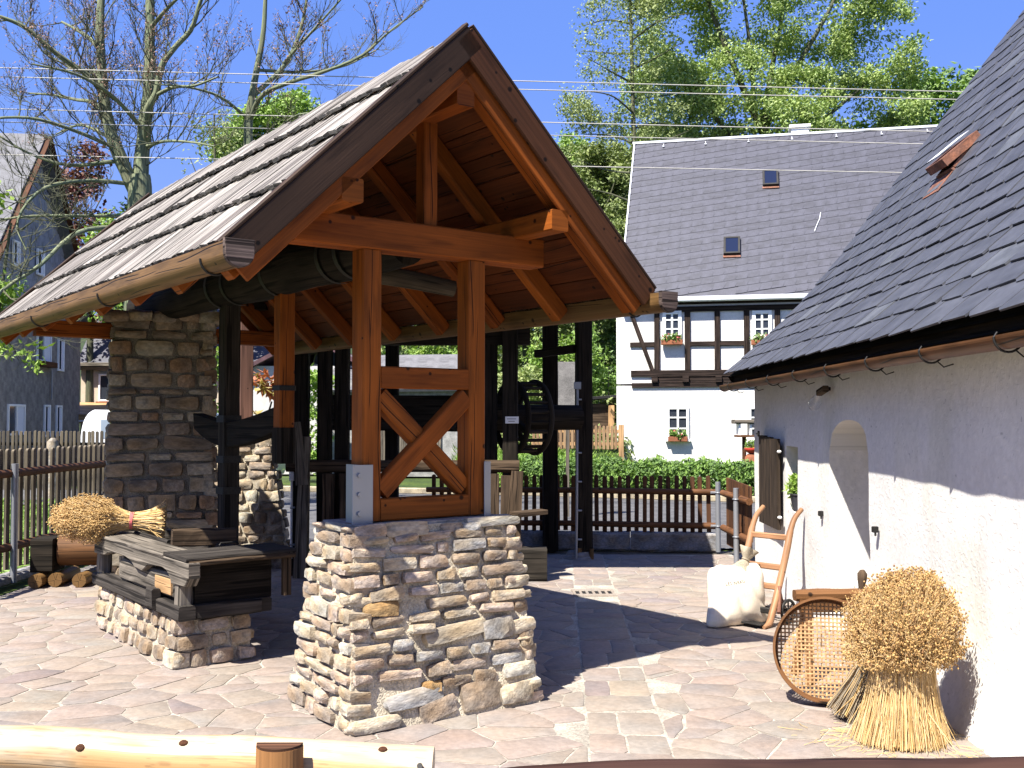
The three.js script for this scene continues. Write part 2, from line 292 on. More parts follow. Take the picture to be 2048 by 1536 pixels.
// ---------- crazy paving of the courtyard ----------
{
  const pav = structure('pavement', flat([[-4.95, -13.35], [-4.95, -2.6], [2.9, -2.6], [2.9, -13.35]], -0.003), m.joint);
  const r = rng(421);
  const e1 = (z) => 0.40 + (-z - 5.55) * 0.045, e2 = (z) => 0.83 + (-z - 5.65) * 0.04;
  const zone = (x, z) => x < e1(z) ? 0 : x < e2(z) ? 1 : 2;
  const clipPoly = (poly, nx, nz, d) => {   // keep nx*x+nz*z <= d
    const out = [];
    for (let i = 0; i < poly.length; i++) {
      const a = poly[i], b = poly[(i + 1) % poly.length], da = nx * a[0] + nz * a[1] - d, db = nx * b[0] + nz * b[1] - d;
      if (da <= 0) out.push(a);
      if ((da < 0 && db > 0) || (da > 0 && db < 0)) { const t = da / (da - db); out.push([a[0] + (b[0] - a[0]) * t, a[1] + (b[1] - a[1]) * t]); }
    }
    return out;
  };
  const seeds = [];
  for (let x = -5.1; x < 3.1; x += 0.285) for (let z = -13.6; z < -2.8; z += 0.255) seeds.push([x + (r() - 0.5) * 0.36, z + (r() - 0.5) * 0.3]);
  const cells = [];
  for (const s of seeds) {
    if (s[0] < -4.9 || s[0] > 2.86 || s[1] < -13.3 || s[1] > -2.9) continue;
    const k = zone(s[0], s[1]); if (k === 1) continue;
    let poly = [[s[0] - 0.8, s[1] - 0.8], [s[0] + 0.8, s[1] - 0.8], [s[0] + 0.8, s[1] + 0.8], [s[0] - 0.8, s[1] + 0.8]];
    const gap = 0.0025 + r() * r() * 0.0125;
    for (const q of seeds) {
      if (q === s) continue; const dx = q[0] - s[0], dz = q[1] - s[1], d2 = dx * dx + dz * dz; if (d2 > 1.6) continue;
      const l = Math.sqrt(d2), nx = dx / l, nz = dz / l; poly = clipPoly(poly, nx, nz, nx * (s[0] + q[0]) / 2 + nz * (s[1] + q[1]) / 2 - gap); if (poly.length < 3) break;
    }
    if (poly.length < 3) continue;
    if (k === 0) poly = clipPoly(poly, 1, 0.045, 0.40 - 5.55 * 0.045 - 0.008); else poly = clipPoly(poly, -1, -0.04, -(0.83 - 5.65 * 0.04) - 0.008);
    poly = clipPoly(poly, -1, 0, 4.93); poly = clipPoly(poly, 1, 0, 2.88); poly = clipPoly(poly, 0, -1, 13.33);
    if (poly.length >= 3) cells.push(poly);
  }
  for (let z = -3.0; z > -13.2;) {   // the straight channel of cut slabs
    const L = rr(r, 0.22, 0.5), z2 = z - L, sk = (r() - 0.5) * 0.16, split = r() < 0.35;
    if (!(z2 < -10.16 && z > -10.6)) {
      const a = [e1(z) + 0.008, z - 0.01 + sk * 0], b = [e2(z) - 0.008, z - 0.01 + sk], c = [e2(z2) - 0.008, z2 + sk], d = [e1(z2) + 0.008, z2];
      if (split) { const t = rr(r, 0.35, 0.65), mx = (p, q) => [p[0] + (q[0] - p[0]) * t, p[1] + (q[1] - p[1]) * t], e = mx(a, b), f = mx(d, c); cells.push([a, [e[0] - 0.005, e[1]], [f[0] - 0.005, f[1]], d]); cells.push([[e[0] + 0.005, e[1]], b, c, [f[0] + 0.005, f[1]]]); }
      else cells.push([a, b, c, d]);
    }
    z = z2;
  }
  const area = (p) => { let a = 0; for (let i = 0; i < p.length; i++) { const q = p[(i + 1) % p.length]; a += p[i][0] * q[1] - q[0] * p[i][1]; } return Math.abs(a) / 2; };
  const ctr = (p) => [p.reduce((s, q) => s + q[0], 0) / p.length, p.reduce((s, q) => s + q[1], 0) / p.length];
  const stones = cells.filter((p) => area(p) > 0.006).map((p) => { const c = ctr(p), d = Math.max(1, -c[1]); const out = Math.abs(c[0] / c[1]) > 0.52 || -c[1] < 4.7; return { p, c, size: (out ? 0 : 1) * area(p) / (d * d * d) }; }).sort((a, b) => b.size - a.size);
  const build = ({ p, c }) => {
    const a = r() * 6.28, ca = Math.cos(a), sa = Math.sin(a), ou = r() * 5, ov = r() * 5, top = 0.0005 + r() * 0.003, tx = (r() - 0.5) * 0.008, tz = (r() - 0.5) * 0.008;
    const ring = [];
    for (let i = 0; i < p.length; i++) { const A = p[i], B = p[(i + 1) % p.length], L = Math.hypot(B[0] - A[0], B[1] - A[1]); if (L < 0.02) { ring.push(A); continue; } const n = L > 0.14 ? 2 : 1; const cut = 0.04 + r() * 0.08; ring.push([A[0] + (B[0] - A[0]) * cut, A[1] + (B[1] - A[1]) * cut]); if (n > 1) ring.push([(A[0] + B[0]) / 2 + (r() - 0.5) * 0.014, (A[1] + B[1]) / 2 + (r() - 0.5) * 0.014]); ring.push([B[0] + (A[0] - B[0]) * cut, B[1] + (A[1] - B[1]) * cut]); }
    const pos = [], uv = [], idx = [], Y = (x, z) => top + (x - c[0]) * tx + (z - c[1]) * tz;
    const U = (x, z) => [(x - c[0]) * ca - (z - c[1]) * sa + ou, (x - c[0]) * sa + (z - c[1]) * ca + ov];
    const add = (x, y, z) => { pos.push(x, y, z); uv.push(...U(x, z)); return pos.length / 3 - 1; };
    const n = ring.length, ci = add(c[0], Y(c[0], c[1]) + 0.001, c[1]), top0 = pos.length / 3;
    for (const [x, z] of ring) { const f = 0.006 / Math.max(0.05, Math.hypot(x - c[0], z - c[1])); const X = x + (c[0] - x) * f, Z = z + (c[1] - z) * f; add(X, Y(X, Z), Z); }
    const e0 = pos.length / 3; for (const [x, z] of ring) add(x, Y(x, z) - 0.002, z);
    const b0 = pos.length / 3; for (const [x, z] of ring) add(x, -0.02, z);
    let ar = 0; for (let i = 0; i < n; i++) { const q = ring[(i + 1) % n]; ar += ring[i][0] * q[1] - q[0] * ring[i][1]; }
    const tri = (x, y, z) => ar > 0 ? idx.push(x, z, y) : idx.push(x, y, z);
    for (let i = 0; i < n; i++) { const j = (i + 1) % n; tri(ci, top0 + i, top0 + j); tri(top0 + i, e0 + i, e0 + j); tri(top0 + i, e0 + j, top0 + j); tri(e0 + i, b0 + i, b0 + j); tri(e0 + i, b0 + j, e0 + j); }
    return toCreasedNormals(geoFrom(pos, uv, idx), 0.5);
  };
  const rest = FLAGS.map(() => []);
  stones.forEach((s, i) => { const k = Math.floor(r() * (r() < 0.75 ? 5 : 8)); if (i < 296) part('flagstone', build(s), FLAGS[k], pav); else rest[k].push(build(s)); });
  const all = []; rest.forEach((l, k) => { if (l.length) stuff(part('far_flagstones', merge(l), FLAGS[k], pav)); });
}
{ // drain with six square holes
  const t = thing('drain_grate', 'small stone drain cover with a row of square holes in the paving', 'drain', V(0.80, 0, -10.38), 0.02);
  const g = []; g.push(box(0, 0.002, -0.145, 0.42, 0.02, 0.08), box(0, 0.002, 0.145, 0.42, 0.02, 0.08));
  for (let i = 0; i <= 6; i++) g.push(box(-0.19 + i * 0.0633, 0.002, 0, 0.024, 0.02, 0.21, { ch: 0.002 }));
  part('cover', merge(g), FLAGS[4], t); part('shaft', box(0, -0.0005, 0, 0.38, 0.004, 0.21), m.iron, t);
}
// ---------- generic masonry ----------
const blobs = (() => {   // a few rounded rubble stones, unit size
  const list = [], r = rng(31);
  for (let v = 0; v < 18; v++) {
    const g = new THREE.BoxGeometry(1, 1, 1, 4, 3, 2), p = g.attributes.position; const e = rr(r, 3.2, 7.5), ex = rr(r, 4, 9);
    const sk = (r() - 0.5) * 0.3, sk2 = (r() - 0.5) * 0.25, tap = (r() - 0.5) * 0.35;
    for (let i = 0; i < p.count; i++) {
      let x = p.getX(i) * 2, y = p.getY(i) * 2, z = p.getZ(i) * 2;
      const l = Math.pow(Math.pow(Math.abs(x), ex) + Math.pow(Math.abs(y), e) + Math.pow(Math.abs(z), e), -1 / ((e + ex) / 2)); x *= l; y *= l; z *= l;
      y *= 1 + tap * x; y += sk * x * 0.5; z *= 1 + sk2 * x;
      const q = 0.20 * (n3(x * 1.6 + v * 9.1, y * 1.9 + v * 3.3, z * 1.6) - 0.5) * 2, f = 0.11 * (n3(x * 4 + v, y * 4, z * 4 + v * 5) - 0.5) * 2;
      p.setXYZ(i, (x * (1 + q * 0.6)) / 2, (y * (1 + q + f)) / 2, (z * (1 + q + f)) / 2);
    }
    let q = mergeVertices((() => { const h = g.clone(); h.deleteAttribute('uv'); h.deleteAttribute('normal'); return h; })(), 1e-4); q.computeVertexNormals();
    q = toCreasedNormals(q, 0.6);
    const pp = q.attributes.position, nn = q.attributes.normal, uv = new Float32Array(pp.count * 2);
    for (let i = 0; i < pp.count; i++) { const ax = Math.abs(nn.getX(i)), ay = Math.abs(nn.getY(i)), az = Math.abs(nn.getZ(i)); const ou = v * 0.37; if (ay > ax && ay > az) { uv[i * 2] = pp.getX(i) * 0.24 + ou; uv[i * 2 + 1] = pp.getZ(i) * 0.15; } else if (az > ax) { uv[i * 2] = pp.getX(i) * 0.24 + ou; uv[i * 2 + 1] = pp.getY(i) * 0.1; } else { uv[i * 2] = pp.getZ(i) * 0.15 + ou; uv[i * 2 + 1] = pp.getY(i) * 0.1; } }
    q.setAttribute('uv', new THREE.BufferAttribute(uv, 2)); list.push(q);
  }
  return list;
})();
// stones laid on a quad face: corners bl, br, tl, tr (local), outward normal from bl->br x up
function rubble(parent, bl, br, tl, tr, { rows, mats, r, proud = 0.02, thick = 0.12, wmin = 0.1, wmax = 0.3, gap = 0.016, special = [], skipEnds = false, name = 'stone', joint = 1, fill = 1 }) {
  const at = (u, v) => { const a = bl.clone().lerp(br, u), b = tl.clone().lerp(tr, u); return a.lerp(b, v); };
  const H = bl.distanceTo(tl), total = rows.reduce((a, b) => a + b, 0);
  let v = 0;
  const X = br.clone().sub(bl).normalize(), Yv = tl.clone().sub(bl).add(tr).sub(br).normalize(), N = X.clone().cross(Yv).normalize(), Y = N.clone().cross(X);
  const boxes = [];
  rows.forEach((rh, ri) => {
    const h = rh / total, W = at(0, v + h / 2).distanceTo(at(1, v + h / 2)); let x = -rr(r, 0, 0.05);
    while (x < W - 0.02) {
      let w = rr(r, wmin, wmax) * (r() < 0.18 ? 1.35 : 1); if (x + w > W - 0.07) w = W - x + rr(r, 0, 0.03);
      const big = r() < 0.12 && ri < rows.length - 1;
      boxes.push({ u: (x + w / 2) / W, v: v + h / 2, w: w - gap * rr(r, 0.6, 1.6), h: h * H * rr(r, 0.8, 1.12) - gap * 0.7, small: false });
      x += w;
    }
    v += h;
  });
  const clash = (b) => special.some((s) => Math.abs(b.u - s.u) * at(0, 0.5).distanceTo(at(1, 0.5)) < (b.w + s.w) * 0.36 && Math.abs(b.v - s.v) * H < (b.h + s.h) * 0.34);
  for (const b of [...boxes.filter((b) => !clash(b)), ...special]) {
    const o = part(name, pick(r, blobs), b.mat || pick(r, mats), parent);
    const P = at(b.u, b.v).addScaledVector(N, proud - thick / 2 + rr(r, -0.012, 0.014));
    const tw = (b.tilt ?? (r() - 0.5) * 0.14);
    const xa = X.clone().multiplyScalar(Math.cos(tw)).addScaledVector(Y, Math.sin(tw)), ya = N.clone().cross(xa);
    const flip = b.mat ? 1 : (r() < 0.5 ? -1 : 1);
    o.matrixAutoUpdate = true;
    const mt = new THREE.Matrix4().makeBasis(xa.clone().multiplyScalar(flip), ya.clone().multiplyScalar(1), N.clone().multiplyScalar(flip));
    o.quaternion.setFromRotationMatrix(mt); o.position.copy(P); o.scale.set(b.w, Math.max(0.03, b.h), thick * rr(r, 0.9, 1.15));
  }
}
// frustum block between two horizontal quads
function frustum(b, t, y0, y1, inset = 0) {
  const c0 = b.reduce((s, p) => [s[0] + p[0] / 4, s[1] + p[1] / 4], [0, 0]), c1 = t.reduce((s, p) => [s[0] + p[0] / 4, s[1] + p[1] / 4], [0, 0]);
  const sh = (p, c) => { const l = Math.hypot(p[0] - c[0], p[1] - c[1]), k = (l - inset * 1.4) / l; return [c[0] + (p[0] - c[0]) * k, c[1] + (p[1] - c[1]) * k]; };
  const B = b.map((p) => sh(p, c0)), Tt = t.map((p) => sh(p, c1)), pos = [], q = (p, y) => [p[0], y, p[1]];
  const quad = (a, c, d, e) => pos.push(...a, ...c, ...d, ...a, ...d, ...e);
  for (let i = 0; i < 4; i++) { const j = (i + 1) % 4; quad(q(B[i], y0), q(B[j], y0), q(Tt[j], y1), q(Tt[i], y1)); }
  quad(q(Tt[0], y1), q(Tt[1], y1), q(Tt[2], y1), q(Tt[3], y1));
  const g = new THREE.BufferGeometry(); g.setAttribute('position', new THREE.Float32BufferAttribute(pos, 3)); return boxUV(g, 'x');
}
function rowsOf(r, H, a, b) { const o = []; let s = 0; while (s < H - a * 0.6) { const h = Math.min(rr(r, a, b), H - s); o.push(h); s += h; } return o; }

// window with frame, mullions, transoms and glass; local x = width, y up, +z outwards, origin at bottom centre
function windowPart(parent, x, y, z, w, h, { cols = 2, rows = 3, frame = 0.06, bar = 0.035, mat = m.white, reveal = 0.05, name = 'window', rotY = 0, glass = m.glass } = {}) {
  const g = sub(name, parent, V(x, y, z)); g.rotation.y = rotY; const L = [];
  L.push(post(-w / 2 + frame / 2, 0, 0, h, 0.06, frame, { ch: 0.004, up: V(1, 0, 0) }), post(w / 2 - frame / 2, 0, 0, h, 0.06, frame, { ch: 0.004, up: V(1, 0, 0) }));
  L.push(box(0, frame / 2, 0, w - 2 * frame - 0.002, frame, 0.058), box(0, h - frame / 2, 0, w - 2 * frame - 0.002, frame, 0.058));
  const B = [];
  for (let i = 1; i < cols; i++) B.push(post(-w / 2 + i * w / cols, 0.002, frame, h - frame, 0.05, bar * 1.5, { ch: 0.003, up: V(1, 0, 0) }));
  for (let j = 1; j < rows; j++) B.push(box(0, j * h / rows, -0.002, w - 2 * frame, bar, 0.036, { ch: 0.003 }));
  part('window_frame', merge(L), mat, g); if (B.length) part('glazing_bar', merge(B), mat, g);
  const iw = (w - 2 * frame) / cols, ih = (h - 2 * frame) / rows;
  for (let i = 0; i < cols; i++) for (let j = 0; j < rows; j++) { const q = part('pane', new THREE.PlaneGeometry(iw * 0.99, ih * 0.99), glass, g); q.position.set(-w / 2 + frame + iw * (i + 0.5), frame + ih * (j + 0.5), -0.012); }
  return g;
}

// ---------- white plastered house on the right with the slate roof ----------
const WX = (s) => 2.62 - 0.0175 * s;   // world x of its wall, s metres from the far corner
{
  const t = thing('plastered_house', 'low white plastered cottage with a steep dark slate roof at the right', 'house', V(2.62, 0, -11.3), -1.588);
  // wall skin on one grid, with the window and the arched recess left open and their reveals turned inwards
  { const lines = (cuts, step) => { const o = []; for (let i = 0; i < cuts.length - 1; i++) { const n = Math.max(1, Math.round((cuts[i + 1] - cuts[i]) / step)); for (let k = 0; k < n; k++) o.push(cuts[i] + (cuts[i + 1] - cuts[i]) * k / n); } o.push(cuts[cuts.length - 1]); return o; };
    const SL = lines([0, 1.38, 1.81, 2.81, 3.77, 8.6], 0.06), YL = lines([-0.05, 0.86, 1.455, 1.70, 2.3], 0.07), S0w = 1.38, S1w = 1.81, D0 = 2.81, D1w = 3.77;
    const dsp = (x, y) => 0.045 * (n3(x * 0.9, y * 1.1, 3) - 0.5) * 2 + 0.012 * (n3(x * 4, y * 4, 9) - 0.5) * 2 + 0.10 * Math.exp(-Math.max(0, y) * 5.5) * sstep(3.9, 5.6, x);
    const archY = (x) => { const t = clamp(Math.abs((x - 3.29) / 0.48)); return 1.455 + 0.245 * Math.pow(1 - Math.pow(t, 2.3), 1 / 2.3); };
    const pos = [], uv = [], P = (x, y, z = 0, k = 1) => [x, y, z + k * dsp(x, y)];
    const quad = (A, B, C, D, side) => { for (const q of [A, B, C, A, C, D]) { pos.push(...q); uv.push(side ? q[2] + 5 : q[0], q[1]); } };
    for (let i = 0; i < SL.length - 1; i++) for (let j = 0; j < YL.length - 1; j++) {
      const x0 = SL[i], x1 = SL[i + 1], y0 = YL[j], y1 = YL[j + 1], xm = (x0 + x1) / 2, ym = (y0 + y1) / 2;
      if (xm > S0w && xm < S1w && ym > 0.86 && ym < 1.455) continue;
      if (xm > D0 && xm < D1w && ym < 1.70) { const ya = archY(x0), yb = archY(x1); if (y1 > 1.695) quad(P(x0, ya), P(x1, yb), P(x1, 1.70), P(x0, 1.70)); continue; }
      quad(P(x0, y0), P(x1, y0), P(x1, y1), P(x0, y1));
    }
    const reveal = (pts, depth) => { for (let i = 0; i < pts.length - 1; i++) { const [a0, a1] = pts[i], [b0, b1] = pts[i + 1]; const m1 = (q, z) => [q[0], q[1], z === 0 ? dsp(q[0], q[1]) : z]; for (let k = 0; k < 3; k++) { const z0 = -depth * k / 3, z1 = -depth * (k + 1) / 3; quad(m1([a0, a1], z0), m1([b0, b1], z0), m1([b0, b1], z1), m1([a0, a1], z1), Math.abs(a0 - b0) < 1e-4); } } };
    const loop = YL.filter((y) => y >= 0.86 && y <= 1.456); reveal([...loop.map((y) => [S0w, y]), [S1w, 1.455]], 0.55); reveal([...loop.slice().reverse().map((y) => [S1w, y]), [S0w, 0.86]], 0.55);
    const up = YL.filter((y) => y < 1.456), mid = SL.filter((x) => x > D0 && x < D1w); reveal([...up.map((y) => [D0, y]), ...mid.map((x) => [x, archY(x)]), ...up.slice().reverse().map((y) => [D1w, y])], 0.62);
    reveal(YL.slice().reverse().map((y) => [0, y]), 0.7);
    let g = geoFrom(pos, uv); const gu = g.attributes.uv.clone(); g = toCreasedNormals(g, 0.5); if (g.attributes.uv.count !== gu.count) throw new Error('uv'); part('wall', g, m.plaster, t); }
  part('gable_wall', merge([boxUV(new THREE.BoxGeometry(0.4, 2.2, 6).translate(0.22, 1.05, -3.6)), (() => { const s = new THREE.Shape([[0, 0], [6.4, 0], [3.9, 4.2]].map((q) => new THREE.Vector2(...q))); return boxUV(new THREE.ExtrudeGeometry(s, { depth: 0.3, bevelEnabled: false }).rotateY(Math.PI / 2).translate(0.1, 2.1, -0.1)); })()]), m.plaster, t);
  // deep door recess and window: backs
  part('door', boxUV(new THREE.BoxGeometry(1.1, 1.8, 0.05).translate(3.29, 0.86, -0.6)), m.plaster, t, 'pale door at the back of the arched recess');
  windowPart(t, 1.595, 0.87, -0.5, 0.44, 0.58, { cols: 1, rows: 2 });
  { // door hooks
    for (const [s, y] of [[2.62, 0.93], [3.98, 0.94]]) part('hook', merge([box(s, y, 0.03, 0.03, 0.042, 0.04, { ch: 0.004 }), box(s + 0.006, y - 0.03, 0.03, 0.01, 0.03, 0.012, { ch: 0.003 })]), m.iron, t);
  }
  const shut = oldw([0.10, 0.075, 0.058]);
  { // shutter folded back on the wall: three boards, straps
    const s = sub('shutter', t, V(1.33, 0.66, 0.07)); s.rotation.y = -0.015; s.scale.x = 0.92; s.userData.label = 'dark brown plank shutter folded back beside the small window';
    for (let i = 0; i < 3; i++) part('plank', beam(V(-0.155 - i * 0.305, 0, 0), V(-0.155 - i * 0.305, 0.86 + 0.012 * i, 0), 0.298, 0.034, { up: V(0, 0, 1), ch: 0.004, rough: 0.004 }), shut, s);
    part('latch', merge([box(-0.84, 0.9, 0.03, 0.02, 0.06, 0.02), box(-0.8, 0.9, 0.05, 0.09, 0.018, 0.018)]), m.iron, s);
    for (const y of [0.12, 0.74]) { const c = part('hinge_pin', new THREE.SphereGeometry(0.022, 8, 6).scale(1.6, 0.7, 1), m.white, t); c.position.set(1.36, 0.66 + y, 0.07); }
  }
  // roof: two pitches (bell-cast eaves); slope coordinates d metres up from the eaves
  const ZE = 0.27, HE = 2.19, TAB = [[ZE, HE, 0.72]];
  for (let d = 0.02; d <= 6.6; d += 0.02) { const q = TAB[TAB.length - 1], pt = 0.72 + 0.205 * sstep(0.2, 2.2, d); TAB.push([q[0] - 0.02 * Math.cos(pt), q[1] + 0.02 * Math.sin(pt), pt]); }
  const roofAt = (d) => TAB[Math.round(clamp(d, 0, 6.5) / 0.02)].slice();
  const S0 = -0.32, S1 = 8.6;
  { const pos = [], N = 16, q = (s, X, o) => [s, X[1] - 0.03 - o, X[0] - 0.02 - o * 0.6], tri4 = (A, B, C, D) => pos.push(...A, ...B, ...C, ...A, ...C, ...D);
    for (let k = 0; k < N; k++) { const A = roofAt(0.02 + k * 6.2 / N), B = roofAt(0.02 + (k + 1) * 6.2 / N); for (const o of [0, 0.06]) tri4(q(S0 + 0.03, A, o), q(S1, A, o), q(S1, B, o), q(S0 + 0.03, B, o)); tri4(q(S0 + 0.03, A, 0), q(S0 + 0.03, B, 0), q(S0 + 0.03, B, 0.06), q(S0 + 0.03, A, 0.06)); }
    const gg = new THREE.BufferGeometry(); gg.setAttribute('position', new THREE.Float32BufferAttribute(pos, 3)); part('roof_boarding', boxUV(gg), m.black, t); }
  { const ridge = roofAt(6.2); ridge[0] += 0; part('rear_roof', boxUV(new THREE.BoxGeometry(S1 - S0, 0.1, 6.2).rotateX(-0.925).translate((S0 + S1) / 2, ridge[1] - 2.48, ridge[0] - 1.87)), SLATES[1], t); }
  const r = rng(604), list = [], EX = 0.235;
  for (let c = 0; c * EX < 6.2; c++) {
    const [z0, y0, pt] = roofAt(c * EX); let s = S0 - rr(r, 0, 0.02) + (c % 2) * 0.02; const first = s;
    while (s < S1) { const w = rr(r, 0.28, 0.44); list.push({ s, w, z0, y0, pt, c, edge: s === first }); s += w; }
  }
  const key = (q) => { const wz = -11.3 + q.s, wx = WX(q.s) - q.z0; const d = Math.hypot(wx, wz), u = wx / -wz, vv = (q.y0 - 1.7) / -wz; return (u > 0.5 || vv > 0.42 ? 1e3 : 0) + d; };
  list.sort((a, b) => key(a) - key(b));
  const rest = SLATES.map(() => []);
  list.forEach((q, i) => {
    const L = EX + 0.12, w = q.w + 0.012, th = rr(r, 0.006, 0.010), lift = rr(r, 0.012, 0.018), dip = rr(r, -0.012, 0.026), cut = rr(r, 0.03, 0.09);
    const X = V(1, 0, 0), U = V(0, Math.sin(q.pt), -Math.cos(q.pt)), N = V(0, Math.cos(q.pt), Math.sin(q.pt));
    const P = (x, d, o) => V(q.s, q.y0, q.z0).addScaledVector(X, x).addScaledVector(U, d).addScaledVector(N, o);
    const pts = [[0.0, -dip + cut * 0.6], [cut, -dip], [w * 0.6, -dip * 0.35], [w, 0.004], [w, L], [0, L]];
    const hh = (d) => lift * (1 - clamp(d / L)) + 0.004, pos = [], uv = [], ou = r() * 4, ov = r() * 4;
    const tri = (a, b, c2) => { for (const k of [a, b, c2]) { const e = P(k[0], k[1], k[2]); pos.push(e.x, e.y, e.z); uv.push(k[0] + ou, k[1] + ov); } };
    const top = pts.map(([x, d]) => [x, d, hh(d) + th + (x / w) * 0.004]), bot = pts.map(([x, d]) => [x, d, hh(d)]);
    for (let k = 1; k < pts.length - 1; k++) tri(top[0], top[k], top[k + 1]);
    for (let k = 0; k < 4; k++) { const j = (k + 1) % pts.length; tri(top[k], bot[k], bot[j]); tri(top[k], bot[j], top[j]); } tri(top[5], bot[5], bot[0]); tri(top[5], bot[0], top[0]);
    const k = r() < 0.55 ? 0 : Math.floor(r() * 5);
    const gg = geoFrom(pos, uv); if (i < 297) part('slate', gg, SLATES[k], t); else rest[k].push(gg);
  });
  rest.forEach((l, k) => { if (l.length) stuff(part('slates', merge(l), SLATES[k], t)); });
  // eaves board and half round gutter on hooks
  part('fascia', beam(V(S0 + 0.02, 2.12, 0.165), V(S1, 2.12, 0.165), 0.03, 0.13), m.black, t);
  const arc = new THREE.Shape(); arc.absarc(0, 0, 0.062, Math.PI, 2 * Math.PI, false); arc.absarc(0, 0, 0.054, 2 * Math.PI, Math.PI, true);
  const gut = new THREE.ExtrudeGeometry(arc, { depth: S1 + 0.42, bevelEnabled: false, curveSegments: 10 }).rotateY(Math.PI / 2).translate(-0.42, 2.085, 0.25);
  part('gutter', boxUV(gut, 'x'), wood([0.20, 0.105, 0.05], { rough: 0.45 }), t, 'brown half round gutter along the slate eaves');
  { const e = new THREE.Shape(); e.absarc(0, 0, 0.06, Math.PI, 2 * Math.PI, false); part('gutter_end', new THREE.ExtrudeGeometry(e, { depth: 0.008, bevelEnabled: false }).rotateY(Math.PI / 2).translate(-0.428, 2.075, 0.25), m.verge, t); }
  for (let i = 0; i < 9; i++) { const a = new THREE.TorusGeometry(0.066, 0.006, 5, 12, Math.PI).rotateX(Math.PI).rotateY(Math.PI / 2).translate(0.1 + i * 0.92, 2.075, 0.25); part('gutter_hook', merge([a, beam(V(0.1 + i * 0.92, 2.075, 0.316), V(0.1 + i * 0.92, 2.1, 0.30), 0.012, 0.008), tube([V(0.1 + i * 0.92, 2.02, 0.22), V(0.12 + i * 0.92, 1.985, 0.19), V(0.15 + i * 0.92, 2.0, 0.15)], 0.004, 5)]), m.iron, t); }
  // rusty roof hatch standing open
  { const at = (s, d, o) => { const [z, y, pt] = roofAt(d); return V(s, y + o * Math.cos(pt), z + o * Math.sin(pt)); };
    const h = sub('roof_hatch', t, at(1.98, 2.5, 0.0)); h.scale.setScalar(0.74); h.rotation.set(-(Math.PI / 2 - 0.0) + 0.0, 0, 0); h.rotation.x = 0.925 - Math.PI / 2; h.userData.label = 'rusty metal roof hatch propped open in the slate roof';
    // local: x along eaves, y up the slope, z out of the roof
    part('curb', merge([box(0, -0.24, 0.03, 0.46, 0.03, 0.08), box(0, 0.26, 0.03, 0.46, 0.03, 0.08), beam(V(-0.22, -0.22, 0.03), V(-0.22, 0.24, 0.03), 0.08, 0.03, { up: V(1, 0, 0) }), beam(V(0.22, -0.22, 0.03), V(0.22, 0.24, 0.03), 0.08, 0.03, { up: V(1, 0, 0) })]), m.rust, h);
    const lid = part('lid', merge([box(0, -0.27, 0, 0.52, 0.54, 0.02), box(0, -0.53, -0.05, 0.52, 0.02, 0.1), beam(V(-0.25, -0.52, -0.05), V(-0.25, 0, -0.05), 0.1, 0.02, { up: V(1, 0, 0) }), beam(V(0.25, -0.52, -0.05), V(0.25, 0, -0.05), 0.1, 0.02, { up: V(1, 0, 0) })]), m.rust, h); lid.position.set(0, 0.28, 0.09); lid.rotation.x = -0.24;
    part('lid_cover', box(0, 0, 0, 0.3, 0.5, 0.004), m.zinc, h).position.set(-0.02, 0.04, 0.21); h.children[2].rotation.x = -0.24;
    part('flashing', box(0, -0.42, 0.035, 0.5, 0.3, 0.006), m.rust, h); }
}
{ // glass jar lamp under the eaves
  const t = thing('wall_lamp', 'clear glass jar lamp on a tilted holder above the arched wall recess', 'lamp', V(WX(2.9) - 0.02, 1.92, -8.42), 0);
  part('bracket', merge([beam(V(0, 0.03, 0), V(-0.05, 0.03, 0), 0.06, 0.03), beam(V(-0.05, 0.03, 0.06), V(-0.05, 0.0, -0.12), 0.05, 0.05)]), m.brownOld, t);
  part('glass_jar', new THREE.LatheGeometry([[0.018, 0], [0.03, -0.03], [0.045, -0.07], [0.05, -0.13], [0.04, -0.16], [0, -0.17]].map((p) => new THREE.Vector2(...p)), 16).rotateX(0.95).translate(-0.06, -0.02, -0.12), M([0.95, 0.96, 0.98], { transmission: 1, thickness: 0, rough: 0.05 }), t);
}
{ // plant trough in the small window
  const t = thing('planter', 'black plastic trough with a leafy green plant in the small wall window', 'planter', V(WX(1.58) + 0.06, 0.868, -9.7), 0);
  const g = new THREE.CylinderGeometry(0.085, 0.06, 0.15, 16, 1).translate(0, 0.075, 0), p2 = g.attributes.position; for (let i = 0; i < p2.count; i++) p2.setZ(i, p2.getZ(i) * 1.9);
  part('trough', merge([g, new THREE.TorusGeometry(0.085, 0.008, 6, 20).rotateX(Math.PI / 2).scale(1, 1, 1.9).translate(0, 0.15, 0)]), M([0.035, 0.035, 0.04], { rough: 0.5 }), t);
}

